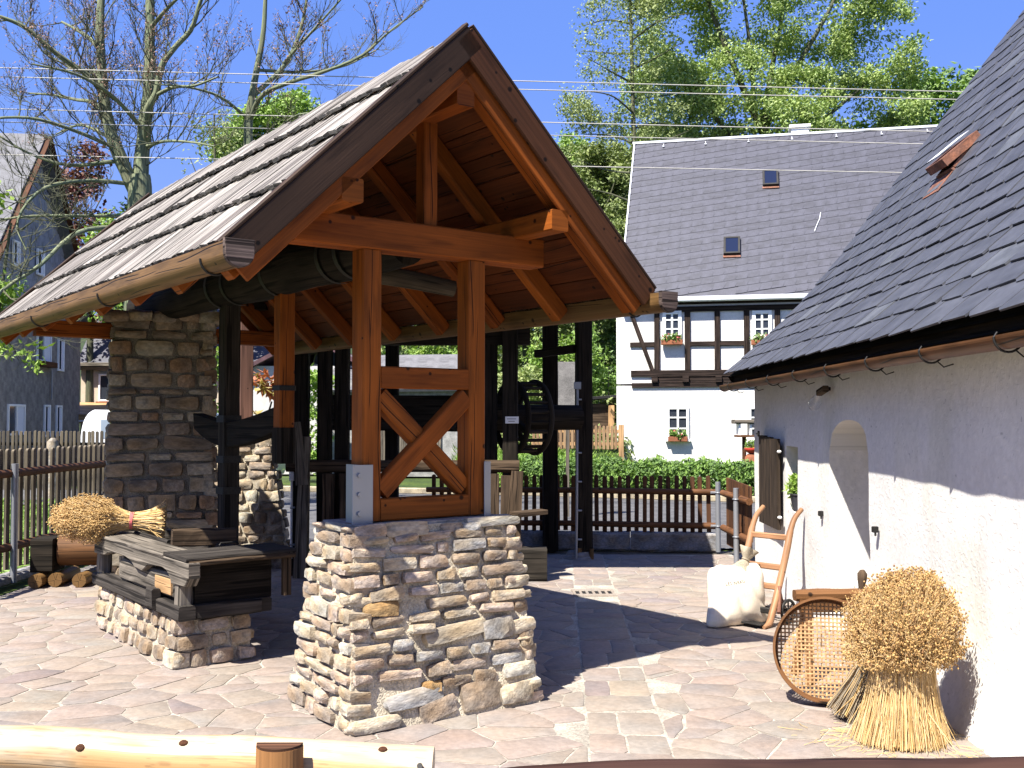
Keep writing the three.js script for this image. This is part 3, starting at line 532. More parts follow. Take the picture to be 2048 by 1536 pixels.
// ---------- half timbered house ----------
{
  const t = thing('half_timbered_house', 'white half timbered house with dark beams and a grey slate roof behind the hedge', 'house', V(2.79, 0, -28), -0.2187);
  part('wall', merge([boxUV(new THREE.BoxGeometry(9.6, 2.66, 8.4).translate(4.8, 1.28, -4.2)), boxUV(new THREE.BoxGeometry(9.6, 2.24, 8.4).translate(4.8, 3.78, -4.2).scale(1, 1, 1))]), m.plasterFar, t);
  { const s = new THREE.Shape([[0, 0], [8.4, 0], [4.2, 5.0]].map((q) => new THREE.Vector2(...q))); part('gable', boxUV(new THREE.ExtrudeGeometry(s, { depth: 9.5, bevelEnabled: false }).rotateY(Math.PI / 2).translate(0.05, 4.86, 0)), m.plasterFar, t); }
  const B = (a, b, w, h) => part('timber', beam(V(a[0], a[1], 0.02), V(b[0], b[1], 0.02), 0.07, h ?? w, { up: a[0] === b[0] ? V(1, 0, 0) : UPV, ch: 0.004, rough: 0.006 }), m.frameDark, t);
  const px = [1.08, 1.88, 2.65, 3.40, 4.18, 4.95, 5.75, 6.55, 7.35, 8.15, 8.95];
  B([0.39, 2.93], [9.5, 2.93], 0.17); B([0.41, 2.62], [9.5, 2.62], 0.12); B([0.1, 4.62], [9.5, 4.62], 0.14); B([0.1, 4.79], [9.5, 4.79], 0.09);
  for (const x of px) part('timber', beam(V(x, 3.02, 0.022), V(x, 4.55, 0.022), 0.075, 0.145, { up: V(1, 0, 0), rough: 0.006 }), m.frameDark, t);
  let prev = 0.37; for (const x of px) { if (!(Math.abs(prev - 1.08) < 0.02 || Math.abs(prev - 3.4) < 0.02 || Math.abs(prev - 5.75) < 0.02)) part('timber', beam(V(prev + (prev > 0.4 ? 0.074 : 0), 3.70, 0.018), V(x - 0.074, 3.70, 0.018), 0.065, 0.125, { rough: 0.005 }), m.frameDark, t); prev = x; }
  part('timber', beam(V(0.40, 4.54, 0.026), V(0.96, 3.0, 0.026), 0.07, 0.11), m.frameDark, t);
  for (const x of [1.02, 1.83, 2.68, 3.5, 4.3, 5.1]) part('beam_end', box(x, 2.775, 0.05, 0.16, 0.17, 0.14), m.frameDark, t);
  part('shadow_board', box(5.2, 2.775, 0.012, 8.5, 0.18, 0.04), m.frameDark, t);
  // upper windows with white surrounds and flower boxes
  for (const [x, y, w, h] of [[1.48, 3.86, 0.5, 0.72], [3.79, 3.82, 0.5, 0.72], [6.15, 3.84, 0.5, 0.72]]) windowPart(t, x, y, 0.035, w, h, { frame: 0.09 });
  for (const [x, y, w, h] of [[1.62, 1.19, 0.58, 0.86], [3.72, 1.19, 0.58, 0.86], [6.0, 1.19, 0.58, 0.86]]) { windowPart(t, x, y, 0.04, w, h, { frame: 0.07 }); part('window_sill', box(x, y - 0.03, 0.06, w + 0.08, 0.05, 0.14), m.white, t); }
  // roof
  const R = 0.9076, U = V(0, Math.sin(R), -Math.cos(R)), N = V(0, Math.cos(R), Math.sin(R)), E0 = V(0, 4.90, 0.2);
  const at = (x, d, o) => E0.clone().addScaledVector(V(1, 0, 0), x).addScaledVector(U, d).addScaledVector(N, o);
  const slab = (d0, d1, o0, o1) => { const q = [at(0.12, d0, o0), at(9.5, d0, o0), at(9.5, d1, o0), at(0.12, d1, o0), at(0.12, d0, o1), at(9.5, d0, o1), at(9.5, d1, o1), at(0.12, d1, o1)], f = [[0, 1, 2, 3], [7, 6, 5, 4], [0, 4, 5, 1], [3, 2, 6, 7], [0, 3, 7, 4], [1, 5, 6, 2]], pos = []; for (const [a, b, c, d] of f) for (const k of [a, b, c, a, c, d]) pos.push(q[k].x, q[k].y, q[k].z); const g = new THREE.BufferGeometry(); g.setAttribute('position', new THREE.Float32BufferAttribute(pos, 3)); return boxUV(g); };
  part('roof', slab(0, 6.62, -0.1, 0), SLATES_FAR[1], t);
  part('rear_roof', boxUV(new THREE.BoxGeometry(9.4, 0.1, 6.6).rotateX(-R).translate(4.8, 7.4, -6.0)), SLATES_FAR[1], t);
  const r = rng(88), rest = SLATES_FAR.map(() => []), list = [];
  for (let x = 0.1, k = 0; x < 9.5; x += 0.302, k++) for (let d = 0.06 - 0.262 + (k * 0.055) % 0.262; d < 6.5; d += 0.262) if (d > 0.04) list.push([x, d]);
  list.sort((a, b) => (a[0] > 6.2 ? 50 : 0) + a[1] - ((b[0] > 6.2 ? 50 : 0) + b[1]));
  list.forEach(([x, d], i) => {
    const w = 0.290, L = 0.34, j = rr(r, -0.006, 0.006), pts = [[0, 0.0], [w * 0.5, 0.022 + j], [w, 0.05], [w + 0.1, L], [0.1, L]].map(([a, b]) => [Math.max(0.12, x + a), Math.min(6.6, d + b)]);
    const h = (b) => 0.010 * (1 - clamp((b - d) / L)) + 0.003, pos = [], uv = [], ou = r() * 3, tri = (...k) => k.forEach(([a, b, o]) => { const e = at(a, b, o); pos.push(e.x, e.y, e.z); uv.push(a + ou, b); });
    const tp = pts.map(([a, b]) => [a, b, h(b) + 0.008]), bt = pts.map(([a, b]) => [a, b, h(b) - 0.004]);
    for (let k = 1; k < 4; k++) tri(tp[0], tp[k], tp[k + 1]); for (let k = 0; k < 2; k++) { tri(tp[k], bt[k], bt[k + 1]); tri(tp[k], bt[k + 1], tp[k + 1]); }
    const k = r() < 0.5 ? 0 : Math.floor(r() * 3), gg = geoFrom(pos, uv); if (i < 297) part('slate', gg, SLATES_FAR[k], t); else rest[k].push(gg);
  });
  rest.forEach((l, k) => { if (l.length) stuff(part('slates', merge(l), SLATES_FAR[k], t)); });
  part('ridge_cap', beam(at(0.06, 6.62, 0.02), at(9.5, 6.62, 0.02), 0.1, 0.07), m.zinc, t);
  for (let i = 0; i < 7; i++) part('roof_hook', merge([beam(at(1.0 + i * 1.25, 6.5, 0.03), at(1.0 + i * 1.25, 6.36, 0.05), 0.02, 0.02), beam(at(0.97 + i * 1.25, 6.36, 0.05), at(1.03 + i * 1.25, 6.36, 0.05), 0.03, 0.03)]), m.zinc, t);
  part('verge', beam(at(0.11, 0, 0.0), at(0.11, 6.6, 0.0), 0.04, 0.07, { up: N }), m.zinc, t);
  part('gutter', beam(V(0.1, 4.84, 0.25), V(9.5, 4.84, 0.25), 0.12, 0.1, { ch: 0.03 }), m.zinc, t);
  part('eaves_flashing', beam(V(0.12, 4.915, 0.21), V(9.5, 4.915, 0.21), 0.1, 0.03), m.zinc, t);
  part('soffit', beam(V(0.15, 4.80, 0.1), V(9.5, 4.80, 0.1), 0.19, 0.03), m.frameDark, t);
  for (const [x, d] of [[4.1, 4.62], [3.03, 1.85]]) { const g = sub('skylight', t); const P = at(x, d, 0.06); g.position.copy(P); g.rotation.x = R - Math.PI / 2; part('window_frame', merge([box(0, -0.3, 0, 0.44, 0.06, 0.12), box(0, 0.3, 0, 0.44, 0.06, 0.12), beam(V(-0.19, -0.27, 0), V(-0.19, 0.27, 0), 0.12, 0.06, { up: V(1, 0, 0) }), beam(V(0.19, -0.27, 0), V(0.19, 0.27, 0), 0.12, 0.06, { up: V(1, 0, 0) })]), m.iron, g); const q = part('pane', new THREE.PlaneGeometry(0.34, 0.56), M([0.012, 0.018, 0.045], { rough: 0.12, specularIntensity: 0.5 }), g); q.position.z = 0.045; part('apron', box(0, -0.37, -0.02, 0.46, 0.09, 0.02), m.rust, g); }
  part('chimney', merge([boxUV(new THREE.BoxGeometry(0.5, 1.6, 0.5).translate(5.0, 9.6, -4.4)), boxUV(new THREE.BoxGeometry(0.62, 0.08, 0.62).translate(5.0, 10.45, -4.4))]), m.white, t);
  part('snow_guard', merge([beam(at(5.62, 0.48, 0.1), at(6.0, 0.48, 0.1), 0.02, 0.02), ...[5.65, 5.8, 5.95].map((x) => beam(at(x, 0.45, 0.02), at(x, 0.49, 0.12), 0.02, 0.02))]), m.zinc, t);
  part('cable', tube([at(5.2, 2.35, 0.03), at(5.28, 2.6, 0.05), at(5.36, 2.85, 0.03), at(5.4, 3.1, 0.03)], 0.012, 5), m.zinc, t);
}
// ---------- the timber shelter; local x along the gable, z towards the yard (s, y, -t) ----------
const SH = V(-0.55, 0, -6.42), SHR = 0.6435;
const S3 = (s, y, t) => V(s, y, -t);
const toWorld = (s, y, t) => V(SH.x + 0.8 * s - 0.6 * t, y, SH.z - 0.6 * s - 0.8 * t);
{
  const t = thing('timber_shelter', 'open timber shelter with grey shingle roof and orange beams on the front stone pier', 'shelter', SH, SHR);
  const st = [m.stain, m.stain2, m.stain3], r = rng(19);
  const B = (n, a, b, w, h, mat = pick(r, st), o = {}, parent = t) => part(n, beam(a, b, w, h, { ch: 0.008, ...o }), mat, parent);
  // front frame
  for (const s of [-0.386, 0.364]) B('post', S3(s, 1.11, 0), S3(s, 2.7, 0), 0.125, 0.14, m.stain2, { up: V(0, 0, 1) });
  B('tie_beam', S3(-0.89, 2.795, -0.01), S3(0.88, 2.795, -0.01), 0.16, 0.185, m.stain);
  B('crossbar', S3(-0.322, 1.953, -0.015), S3(0.30, 1.953, -0.015), 0.1, 0.13, m.stain);
  B('crossbar', S3(-0.322, 1.172, -0.015), S3(0.30, 1.172, -0.015), 0.1, 0.13, m.stain2);
  B('brace', S3(-0.315, 1.845, 0.0), S3(0.295, 1.28, 0.0), 0.085, 0.115, m.stain2);
  B('brace', S3(-0.315, 1.28, -0.03), S3(0.295, 1.845, -0.03), 0.075, 0.115, m.stain);
  B('king_post', S3(0.03, 2.89, 0.0), S3(0.03, 3.53, 0.0), 0.1, 0.1, m.stain, { up: V(0, 0, 1) });
  for (const [s, w] of [[-0.47, 0.012], [0.445, 0.012]]) {
    const g = sub('post_shoe', t); part('plate', merge([beam(S3(s + (s < 0 ? 0.015 : -0.015), 1.1, -0.085), S3(s + (s < 0 ? 0.015 : -0.015), 1.44, -0.085), s < 0 ? 0.135 : 0.05, 0.008, { up: V(0, 0, 1), ch: 0.002 }), beam(S3(s, 1.1, 0), S3(s, 1.44, 0), 0.008, 0.165, { up: V(0, 0, 1), ch: 0.002 })]), m.galv, g);
    if (s < 0) for (let i = 0; i < 3; i++) { const q = part('bolt', new THREE.CylinderGeometry(0.014, 0.014, 0.016, 6).rotateX(Math.PI / 2), m.galv, g); q.position.copy(S3(s - 0.01, 1.16 + i * 0.11, -0.095)); }
  }
  // purlins and ridge beam
  for (const s of [-0.74, 0.70]) B('purlin', S3(s, 2.935, -0.48), S3(s, 2.935, 5.1), 0.13, 0.13, m.stain2);
  B('ridge_beam', S3(0, 3.605, -0.47), S3(0, 3.605, 5.1), 0.12, 0.16, m.stain3);
  // roof: ridge (0, 3.95), eaves (+-1.45, 2.55); boarding plane, slope frame
  const RY = 3.93, EX = 1.43, EY = 2.55, LEN = Math.hypot(EX, RY - EY), CS = EX / LEN, SN = (RY - EY) / LEN;
  for (const sd of [-1, 1]) {
    const D = V(sd * CS, -SN, 0), N = V(sd * SN, CS, 0), P = (d, o, tt) => V(0, RY, -tt).addScaledVector(D, d).addScaledVector(N, o);
    [-0.36, 0.38, 1.14, 1.92, 2.7, 3.48, 4.26, 5.02].forEach((tt, i) => B('rafter', P(0.03, -0.085, tt), P(LEN + 0.05, -0.085, tt), 0.095, 0.12, st[i % 3], { up: N }));
    for (let i = 0; i < 11; i++) part('roof_board', beam(P((i + 0.5) * LEN / 11, -0.013 + (i % 2) * 0.001, -0.47), P((i + 0.5) * LEN / 11, -0.013 + (i % 2) * 0.001, 5.16), LEN / 11 - 0.004, 0.022, { up: N, ch: 0.003 }), m.sheath[i % 3], t);
    // verge boards: weathered bargeboard, second board set back, both gables
    for (const [tt, dir] of [[-0.5, 1], [5.2, -1]]) {
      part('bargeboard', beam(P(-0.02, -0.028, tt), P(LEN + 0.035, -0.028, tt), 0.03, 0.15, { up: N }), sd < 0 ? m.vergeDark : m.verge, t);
      part('verge_lath', beam(P(-0.03, 0.056, tt + dir * 0.01), P(LEN + 0.03, 0.056, tt + dir * 0.01), 0.055, 0.022, { up: N }), m.vergeDark, t);
      part('verge_board', beam(P(0, -0.09, tt + dir * 0.034), P(LEN + 0.03, -0.09, tt + dir * 0.034), 0.028, 0.19, { up: N }), m.stain, t);
    }
    // shingles: five courses of long split boards, lower ends lifted
    const rs = rng(900 + sd), list = [[], [], [], []]; let made = 0;
    for (let c = 0; c < 4; c++) {
      const low = LEN + (sd < 0 ? -0.02 : 0.06) - c * 0.505, LB = 0.62;
      for (let tt = -0.485; tt < 5.19;) {
        const w = rr(rs, 0.05, 0.1), tm = Math.min(tt + w, 5.19), j = rr(rs, -0.012, 0.012), th = rr(rs, 0.016, 0.026);
        const up = c === 3 && sd < 0 ? rr(rs, 0.02, 0.09) : 0, hi = Math.max(low - LB, -0.02 - up * 0 - (c === 3 ? 0 : 0)) - up;
        const a = P(low + j, 0.047 + c * 0.004, (tt + tm) / 2), b = P(hi, 0.014, (tt + tm) / 2);
        const twist = (rs() - 0.5) * 0.24, up2 = N.clone().addScaledVector(V(0, 0, 1), twist);
        const g = beam(a, b, tm - tt - 0.004, th, { up: up2, ch: 0.003 }), k = Math.floor(rs() * 3.4);
        if (sd < 0 && made++ < 298) part('shingle', g, m.shingle[k], t); else list[k].push(g);
        tt = tm;
      }
    }
    list.forEach((l, k) => { if (l.length) stuff(part('shingles', merge(l), m.shingle[k], t)); });
    // wooden gutter on iron straps
    const s = sd < 0 ? -1.43 : 1.505, y = sd < 0 ? 2.515 : 2.475, t0 = -0.60;
    const arc = new THREE.Shape(); arc.moveTo(-0.07, 0.055); arc.lineTo(-0.07, 0); arc.absarc(0, 0, 0.07, Math.PI, 2 * Math.PI, false); arc.lineTo(0.07, 0.055); arc.lineTo(0.05, 0.055); arc.lineTo(0.05, 0); arc.absarc(0, 0, 0.05, 2 * Math.PI, Math.PI, true); arc.lineTo(-0.05, 0.055); arc.closePath();
    part('gutter', boxUV(new THREE.ExtrudeGeometry(arc, { depth: 5.45 - t0, bevelEnabled: false, curveSegments: 10 }).translate(s, y, -5.45), 'z'), m.gutter, t);
    const e = new THREE.Shape(); e.moveTo(-0.072, 0.06); e.lineTo(-0.072, 0); e.absarc(0, 0, 0.072, Math.PI, 2 * Math.PI, false); e.lineTo(0.072, 0.06); e.closePath();
    part('gutter_end', boxUV(new THREE.ExtrudeGeometry(e, { depth: 0.025, bevelEnabled: true, bevelSize: 0.004, bevelThickness: 0.004, bevelSegments: 1 }).translate(s, y, -t0), 'x'), m.gutterEnd, t);
    for (let i = 0; i < 4; i++) part('gutter_strap', new THREE.TorusGeometry(0.077, 0.006, 5, 16, Math.PI).rotateX(Math.PI).translate(s, y, -(-0.3 + i * 1.83)), m.iron, t);
  }
  // rear frame: wall plate, two posts and braces
  B('wall_plate', S3(-1.12, 2.56, 5.0), S3(1.3, 2.56, 5.0), 0.14, 0.15, m.stain);
}
{ // front pier
  const t = thing('stone_pier', 'tapered pier of pale rounded field stones carrying the front posts of the shelter', 'pier', SH, SHR);
  const b = [[-0.70, 0.40], [0.56, 0.47], [0.62, -0.5], [-0.62, -0.5]], c = [[-0.56, 0.18], [0.56, 0.18], [0.56, -0.30], [-0.56, -0.30]];
  part('mortar', frustum(b, c, -0.02, 1.085, 0.004), m.mortar, t);
  part('coping', frustum(c, c, 1.05, 1.1, 0.03), m.concrete, t);
  const r = rng(2024), P = (q, y) => V(q[0], y, q[1]);
  const front = [P(b[0], 0), P(b[1], 0), P(c[0], 1.1), P(c[1], 1.1)];
  const S = (u, v, w, h, k, tilt = 0) => ({ u, v, w, h, mat: STONES[k], tilt });
  const special = [S(0.56, 0.425, 0.46, 0.10, 4, 0.10), S(0.80, 0.41, 0.23, 0.13, 3, 0.03), S(0.965, 0.38, 0.11, 0.10, 5, 0.05), S(0.15, 0.58, 0.25, 0.09, 6, -0.06), S(0.32, 0.13, 0.42, 0.105, 3, 0.07), S(0.68, 0.09, 0.32, 0.155, 5, 0.05), S(0.90, 0.19, 0.25, 0.09, 7, 0), S(0.44, 0.06, 0.26, 0.11, 2, 0.2), S(0.86, 0.07, 0.26, 0.13, 4, 0.05), S(0.86, 0.975, 0.44, 0.06, 7, 0.02), S(0.30, 0.965, 0.3, 0.09, 0, 0), S(0.09, 0.965, 0.22, 0.085, 1, 0), S(0.41, 0.17, 0.13, 0.075, 6, 0), S(0.58, 0.96, 0.17, 0.06, 5, 0), S(0.70, 0.955, 0.13, 0.055, 3, 0)];
  rubble(t, ...front, { rows: rowsOf(r, 1.1, 0.058, 0.088), mats: [STONES[0], STONES[1], STONES[1], STONES[2], STONES[3], STONES[4], STONES[5], STONES[0]], r, special, wmin: 0.1, wmax: 0.27, proud: 0.024, thick: 0.14, gap: 0.018 });
  const L = { mats: [STONES[0], STONES[1], STONES[4], STONES[2], STONES[7]], r, wmin: 0.13, wmax: 0.3, proud: 0.026, thick: 0.15, gap: 0.018 };
  rubble(t, P(b[3], 0), P(b[0], 0), P(c[3], 1.1), P(c[0], 1.1), { ...L, rows: rowsOf(r, 1.1, 0.062, 0.1) });
  rubble(t, P(b[1], 0), P(b[2], 0), P(c[1], 1.1), P(c[2], 1.1), { ...L, rows: rowsOf(r, 1.1, 0.062, 0.1) });
  rubble(t, P(b[2], 0), P(b[3], 0), P(c[2], 1.1), P(c[3], 1.1), { ...L, rows: rowsOf(r, 1.1, 0.08, 0.12), wmax: 0.34 });
}
{ // tall pillar carrying the far end of the log
  const t = thing('stone_pillar', 'tall pillar of brown rubble stone under the far end of the big log', 'pillar', toWorld(0.1, 0, 5.05), 0.33);
  const hw = 0.455, hd = 0.36, b = [[-hw - 0.07, hd + 0.05], [hw + 0.06, hd + 0.05], [hw + 0.06, -hd], [-hw - 0.07, -hd]], c = [[-hw, hd], [hw, hd], [hw, -hd], [-hw, -hd]];
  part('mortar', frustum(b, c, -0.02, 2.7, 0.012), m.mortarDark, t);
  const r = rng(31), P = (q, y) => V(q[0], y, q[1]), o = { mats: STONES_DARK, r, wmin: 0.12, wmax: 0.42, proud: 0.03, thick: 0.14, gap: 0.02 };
  rubble(t, P(b[0], 0), P(b[1], 0), P(c[0], 2.7), P(c[1], 2.7), { ...o, rows: rowsOf(r, 2.7, 0.06, 0.185) });
  rubble(t, P(b[3], 0), P(b[0], 0), P(c[3], 2.7), P(c[0], 2.7), { ...o, rows: rowsOf(r, 2.7, 0.08, 0.15), wmax: 0.24 });
  rubble(t, P(b[1], 0), P(b[2], 0), P(c[1], 2.7), P(c[2], 2.7), { ...o, rows: rowsOf(r, 2.7, 0.1, 0.17), wmax: 0.3 });
  const q = sub('cap', t); for (let i = 0; i < 5; i++) { const s = part('stone', blobs[(i * 3) % 18], STONES_DARK[i % 5], q); s.position.set(-0.41 + i * 0.205, 2.70 + 0.01 * (i % 2), 0.1); s.scale.set(0.25, 0.12, 0.72); s.rotation.y = 0.04 * (i - 2); }
}
{ const t = thing('brown_post', 'purple brown square post standing behind the low sunlit wall', 'post', V(-3.17, 0, -12.5), 0.4); part('shaft', post(0, 0, 0, 2.92, 0.15, 0.15, { ch: 0.006 }), wood([0.22, 0.135, 0.115]), t); }
{ // low sunlit wall beside it
  const t = thing('rubble_wall', 'low sunlit wall of rough pale stones between the tall pillar and the mill frame', 'wall', V(-3.03, 0, -12.2), 0.05);
  const b = [[-0.5, 0.14], [0.46, 0.14], [0.46, -0.22], [-0.5, -0.22]], c = [[-0.5, 0.1], [0.22, 0.1], [0.22, -0.2], [-0.5, -0.2]], r = rng(63), P = (q, y) => V(q[0], y, q[1]);
  part('mortar', frustum(b, c, -0.02, 1.46, 0.012), m.mortar, t);
  rubble(t, P(b[0], 0), P(b[1], 0), P(c[0], 1.5), P(c[1], 1.5), { rows: rowsOf(r, 1.5, 0.085, 0.16), mats: [STONES[0], STONES[4], STONES[2], STONES[5], STONES[7]], r, wmin: 0.12, wmax: 0.28, proud: 0.025, thick: 0.15 });
  rubble(t, P(b[1], 0), P(b[2], 0), P(c[1], 1.5), P(c[2], 1.5), { rows: rowsOf(r, 1.5, 0.1, 0.16), mats: [STONES[0], STONES[4]], r, wmin: 0.12, wmax: 0.26, proud: 0.02, thick: 0.14 });
}
// ---------- mill machinery ----------
{
  const t = thing('press_log', 'huge dark log with iron bands lying under the shelter roof', 'log', SH, SHR);
  const pts = [0.28, 0.9, 1.7, 2.6, 3.5, 4.5, 5.6].map((q, i) => S3(0.07 + 0.012 * Math.sin(i * 2), (i ? 2.86 : 2.80) + 0.01 * Math.cos(i * 3), q));
  part('trunk', tube(pts, [0.12, 0.175, 0.182, 0.182, 0.18, 0.175, 0.17], 18, { wob: 0.05 }), m.black, t);
  for (const q of [0.95, 1.22, 2.2, 3.0, 3.35]) part('iron_band', new THREE.CylinderGeometry(0.192, 0.192, 0.05, 24, 1, true).rotateX(Math.PI / 2).translate(0.07, 2.86, -q), m.iron, t);
}
{
  const t = thing('lever_pole', 'weathered grey pole end below the big log between the front posts', 'pole', SH, SHR);
  part('shaft', tube([S3(0.02, 2.70, 0.78), S3(0.12, 2.68, 0.70), S3(0.36, 2.645, 0.62), S3(0.60, 2.605, 0.55)], [0.06, 0.065, 0.062, 0.056], 14, { wob: 0.04 }), oldw([0.17, 0.14, 0.105]), t);
}
{
  const t = thing('support_post', 'dark notched square post standing behind the workbench under the log', 'post', SH, SHR);
  part('shaft', beam(S3(0.1, 0, 3.32), S3(0.1, 2.70, 3.32), 0.145, 0.15, { up: V(0, 0, 1), ch: 0.012, seg: 10, rough: 0.006 }), m.blackGrey, t);
  for (const y of [1.33, 1.68, 1.06]) part('iron_band', beam(S3(0.1, y, 3.32), S3(0.1, y + 0.06, 3.32), 0.165, 0.17, { up: V(0, 0, 1) }), m.iron, t);
}
{
  const t = thing('stamper_beam', 'hanging orange stamper beam with a dark iron shod foot under the log', 'beam', SH, SHR);
  part('shaft', beam(S3(0.1, 1.62, 2.2), S3(0.1, 2.72, 2.2), 0.125, 0.13, { up: V(0, 0, 1), ch: 0.01 }), m.stain2, t);
  part('collar', beam(S3(0.1, 1.93, 2.2), S3(0.1, 1.97, 2.2), 0.14, 0.145, { up: V(0, 0, 1) }), m.iron, t);
  part('slot_plate', beam(S3(0.165, 1.66, 2.2), S3(0.165, 1.87, 2.2), 0.02, 0.06, { up: V(0, 0, 1) }), m.black, t);
  part('foot', beam(S3(0.1, 1.36, 2.2), S3(0.1, 1.64, 2.2), 0.155, 0.155, { up: V(0, 0, 1), ch: 0.03 }), m.black, t);
}
{
  const t = thing('curved_yoke', 'dark curved wooden yoke passing through the notched post', 'yoke', SH, SHR);
  const sh = new THREE.Shape(); sh.moveTo(2.25, 1.78); sh.lineTo(2.25, 1.62); sh.quadraticCurveTo(2.9, 1.47, 3.35, 1.475); sh.quadraticCurveTo(3.7, 1.5, 4.02, 1.62); sh.lineTo(4.05, 1.755); sh.quadraticCurveTo(3.7, 1.71, 3.35, 1.67); sh.quadraticCurveTo(2.9, 1.68, 2.25, 1.80); sh.closePath();
  const g = new THREE.ExtrudeGeometry(sh, { depth: 0.09, bevelEnabled: true, bevelSize: 0.008, bevelThickness: 0.008, bevelSegments: 1, curveSegments: 10 }); g.rotateY(Math.PI / 2); g.translate(0.055, 0, 0);
  part('yoke_beam', boxUV(g, 'z'), m.black, t);
}
{
  const t = thing('oil_mill', 'big dark mill of old square beams behind the shelter with rails and props', 'mill', V(0, 0, -11.6));
  const r = rng(44), P = (x, z, y0, y1, w, d, mat, o = {}) => part('post', post(x, z, y0, y1, w, d, { seg: 6, rough: 0.008, ch: 0.012, ...o }), mat, t);
  P(-2.33, 0, 0, 3.1, 0.17, 0.17, m.black); P(-2.05, 0.1, 0, 3.1, 0.15, 0.16, m.black); P(-1.87, 0.02, 0, 3.1, 0.15, 0.17, m.black);
  P(-0.235, 0, 0, 3.1, 0.15, 0.16, m.black); P(-0.02, 0.12, 0, 3.1, 0.17, 0.17, m.black); P(-1.45, -1.1, 0, 3.3, 0.16, 0.16, m.black); P(-0.55, -1.1, 0, 3.3, 0.18, 0.16, m.black);
  part('rail', beam(V(-2.45, 1.2, 0.16), V(0.08, 1.2, 0.18), 0.13, 0.13, { seg: 8, rough: 0.012, ch: 0.03 }), m.brownOld, t);
  part('rail', beam(V(-2.5, 2.62, 0.02), V(0.2, 2.62, 0.02), 0.16, 0.18, { seg: 6, rough: 0.01 }), m.black, t);
  part('rail', beam(V(-2.2, 1.79, -0.9), V(0.1, 1.77, -0.9), 0.3, 0.42, { seg: 6, rough: 0.01 }), m.black, t);
  part('prop', beam(V(-2.28, 0, 0.22), V(-2.24, 1.52, 0.2), 0.14, 0.12, { up: V(0, 0, 1), seg: 4, rough: 0.012, taper: 0.75 }), m.greyWood, t);
  part('prop', beam(V(-2.26, 1.0, 0.24), V(-2.32, 1.68, 0.24), 0.13, 0.1, { up: V(0, 0, 1), taper: 0.45 }), m.greyWood, t);
  for (const [x, y, c] of [[-1.98, 1.12, m.brownOld], [-1.8, 1.12, m.brownOld], [-0.20, 1.12, m.brownOld], [-0.06, 1.1, m.brownOld]]) part('stave', post(x, 0.24, 0.25, y, 0.12, 0.08, { seg: 4, rough: 0.012 }), c, t);
  part('prop', beam(V(0.0, 0.3, 0.26), V(0.06, 1.15, 0.26), 0.16, 0.1, { up: V(0, 0, 1), seg: 3, rough: 0.012, taper: 0.8 }), m.brownOld, t);
  part('trough', beam(V(-1.75, 0.55, -0.3), V(-0.35, 0.55, -0.3), 0.5, 0.5, { seg: 5, rough: 0.02, ch: 0.03 }), m.black, t);
  part('floor_beam', beam(V(-2.5, 0.09, 0.0), V(0.3, 0.09, 0.0), 0.2, 0.2, { seg: 5, rough: 0.01 }), m.black, t);
  part('plank', beam(V(0.02, 0.70, 0.45), V(0.34, 0.72, 0.3), 0.2, 0.05, { rough: 0.006 }), m.brownOld, t);
  part('block', box(0.22, 0.17, 0.35, 0.3, 0.34, 0.3, { ch: 0.02 }), m.blackGrey, t);
}
{
  const t = thing('mill_roof', 'grey shingled roof over the mill frame behind the shelter', 'roof', V(0, 0, -12.6));
  const rx = [-2.8, 1.08], r = rng(17);
  for (const sd of [1, -1]) {
    const y0 = 3.95, e = sd > 0 ? [2.93, 1.9] : [3.02, -1.25];
    part('roof_boards', (() => { const g = beam(V(rx[0], (y0 + e[0]) / 2, e[1] / 2), V(rx[1], (y0 + e[0]) / 2, e[1] / 2), Math.hypot(e[1], y0 - e[0]), 0.05, { up: V(0, Math.abs(e[1]), sd * (y0 - e[0])) }); return g; })(), m.black, t);
    const L = [[], [], []]; const U = V(0, y0 - e[0], -e[1]).normalize(), N = V(0, Math.abs(e[1]), sd * (y0 - e[0])).normalize();
    for (let c = 0; c < (sd > 0 ? 4 : 3); c++) for (let x = rx[0]; x < rx[1]; x += 0.1) { const a = V(x + 0.05, e[0] - 0.03, e[1]).addScaledVector(U, -0.05 + c * 0.5).addScaledVector(N, 0.075), b = a.clone().addScaledVector(U, 0.58).addScaledVector(N, -0.03); L[Math.floor(r() * 3)].push(beam(a, b, 0.094, 0.018, { up: N, ch: 0.003 })); }
    L.forEach((l, k) => { if (l.length) stuff(part('shingles', merge(l), m.shingle[k], t)); });
  }
  part('ridge_beam', beam(V(rx[0], 3.86, 0), V(rx[1], 3.86, 0), 0.14, 0.14), m.black, t);
  for (const x of [-2.6, 0.35]) part('beam', beam(V(x, 2.98, -1.1), V(x, 2.9, 1.8), 0.12, 0.12), m.black, t);
}
{
  const t = thing('mill_post', 'thick black square post standing free at the right end of the mill', 'post', V(0.885, 0, -12.95), 0.12);
  part('shaft', post(0, 0, 0.1, 3.3, 0.19, 0.19, { seg: 8, rough: 0.008, ch: 0.014 }), m.black, t);
  part('foot', merge([post(-0.075, 0.01, 0.0, 0.14, 0.05, 0.205, { ch: 0.005 }), post(0.075, 0.01, 0.0, 0.13, 0.05, 0.205, { ch: 0.005 })]), m.gutter, t);
  part('stone_base', new THREE.CylinderGeometry(0.14, 0.2, 0.1, 9).translate(-0.06, 0.04, -0.02), m.concrete, t);
  part('cross_rail', beam(V(-0.1, 2.58, -0.02), V(-0.5, 2.55, -0.6), 0.09, 0.1), m.black, t);
}
{
  const t = thing('mill_post', 'black square post with a bare shadowed foot next to the cog wheel', 'post', V(0.5, 0, -13.75));
  part('shaft', post(0, 0, 0, 3.3, 0.2, 0.2, { seg: 8, rough: 0.008, ch: 0.014 }), m.black, t);
}
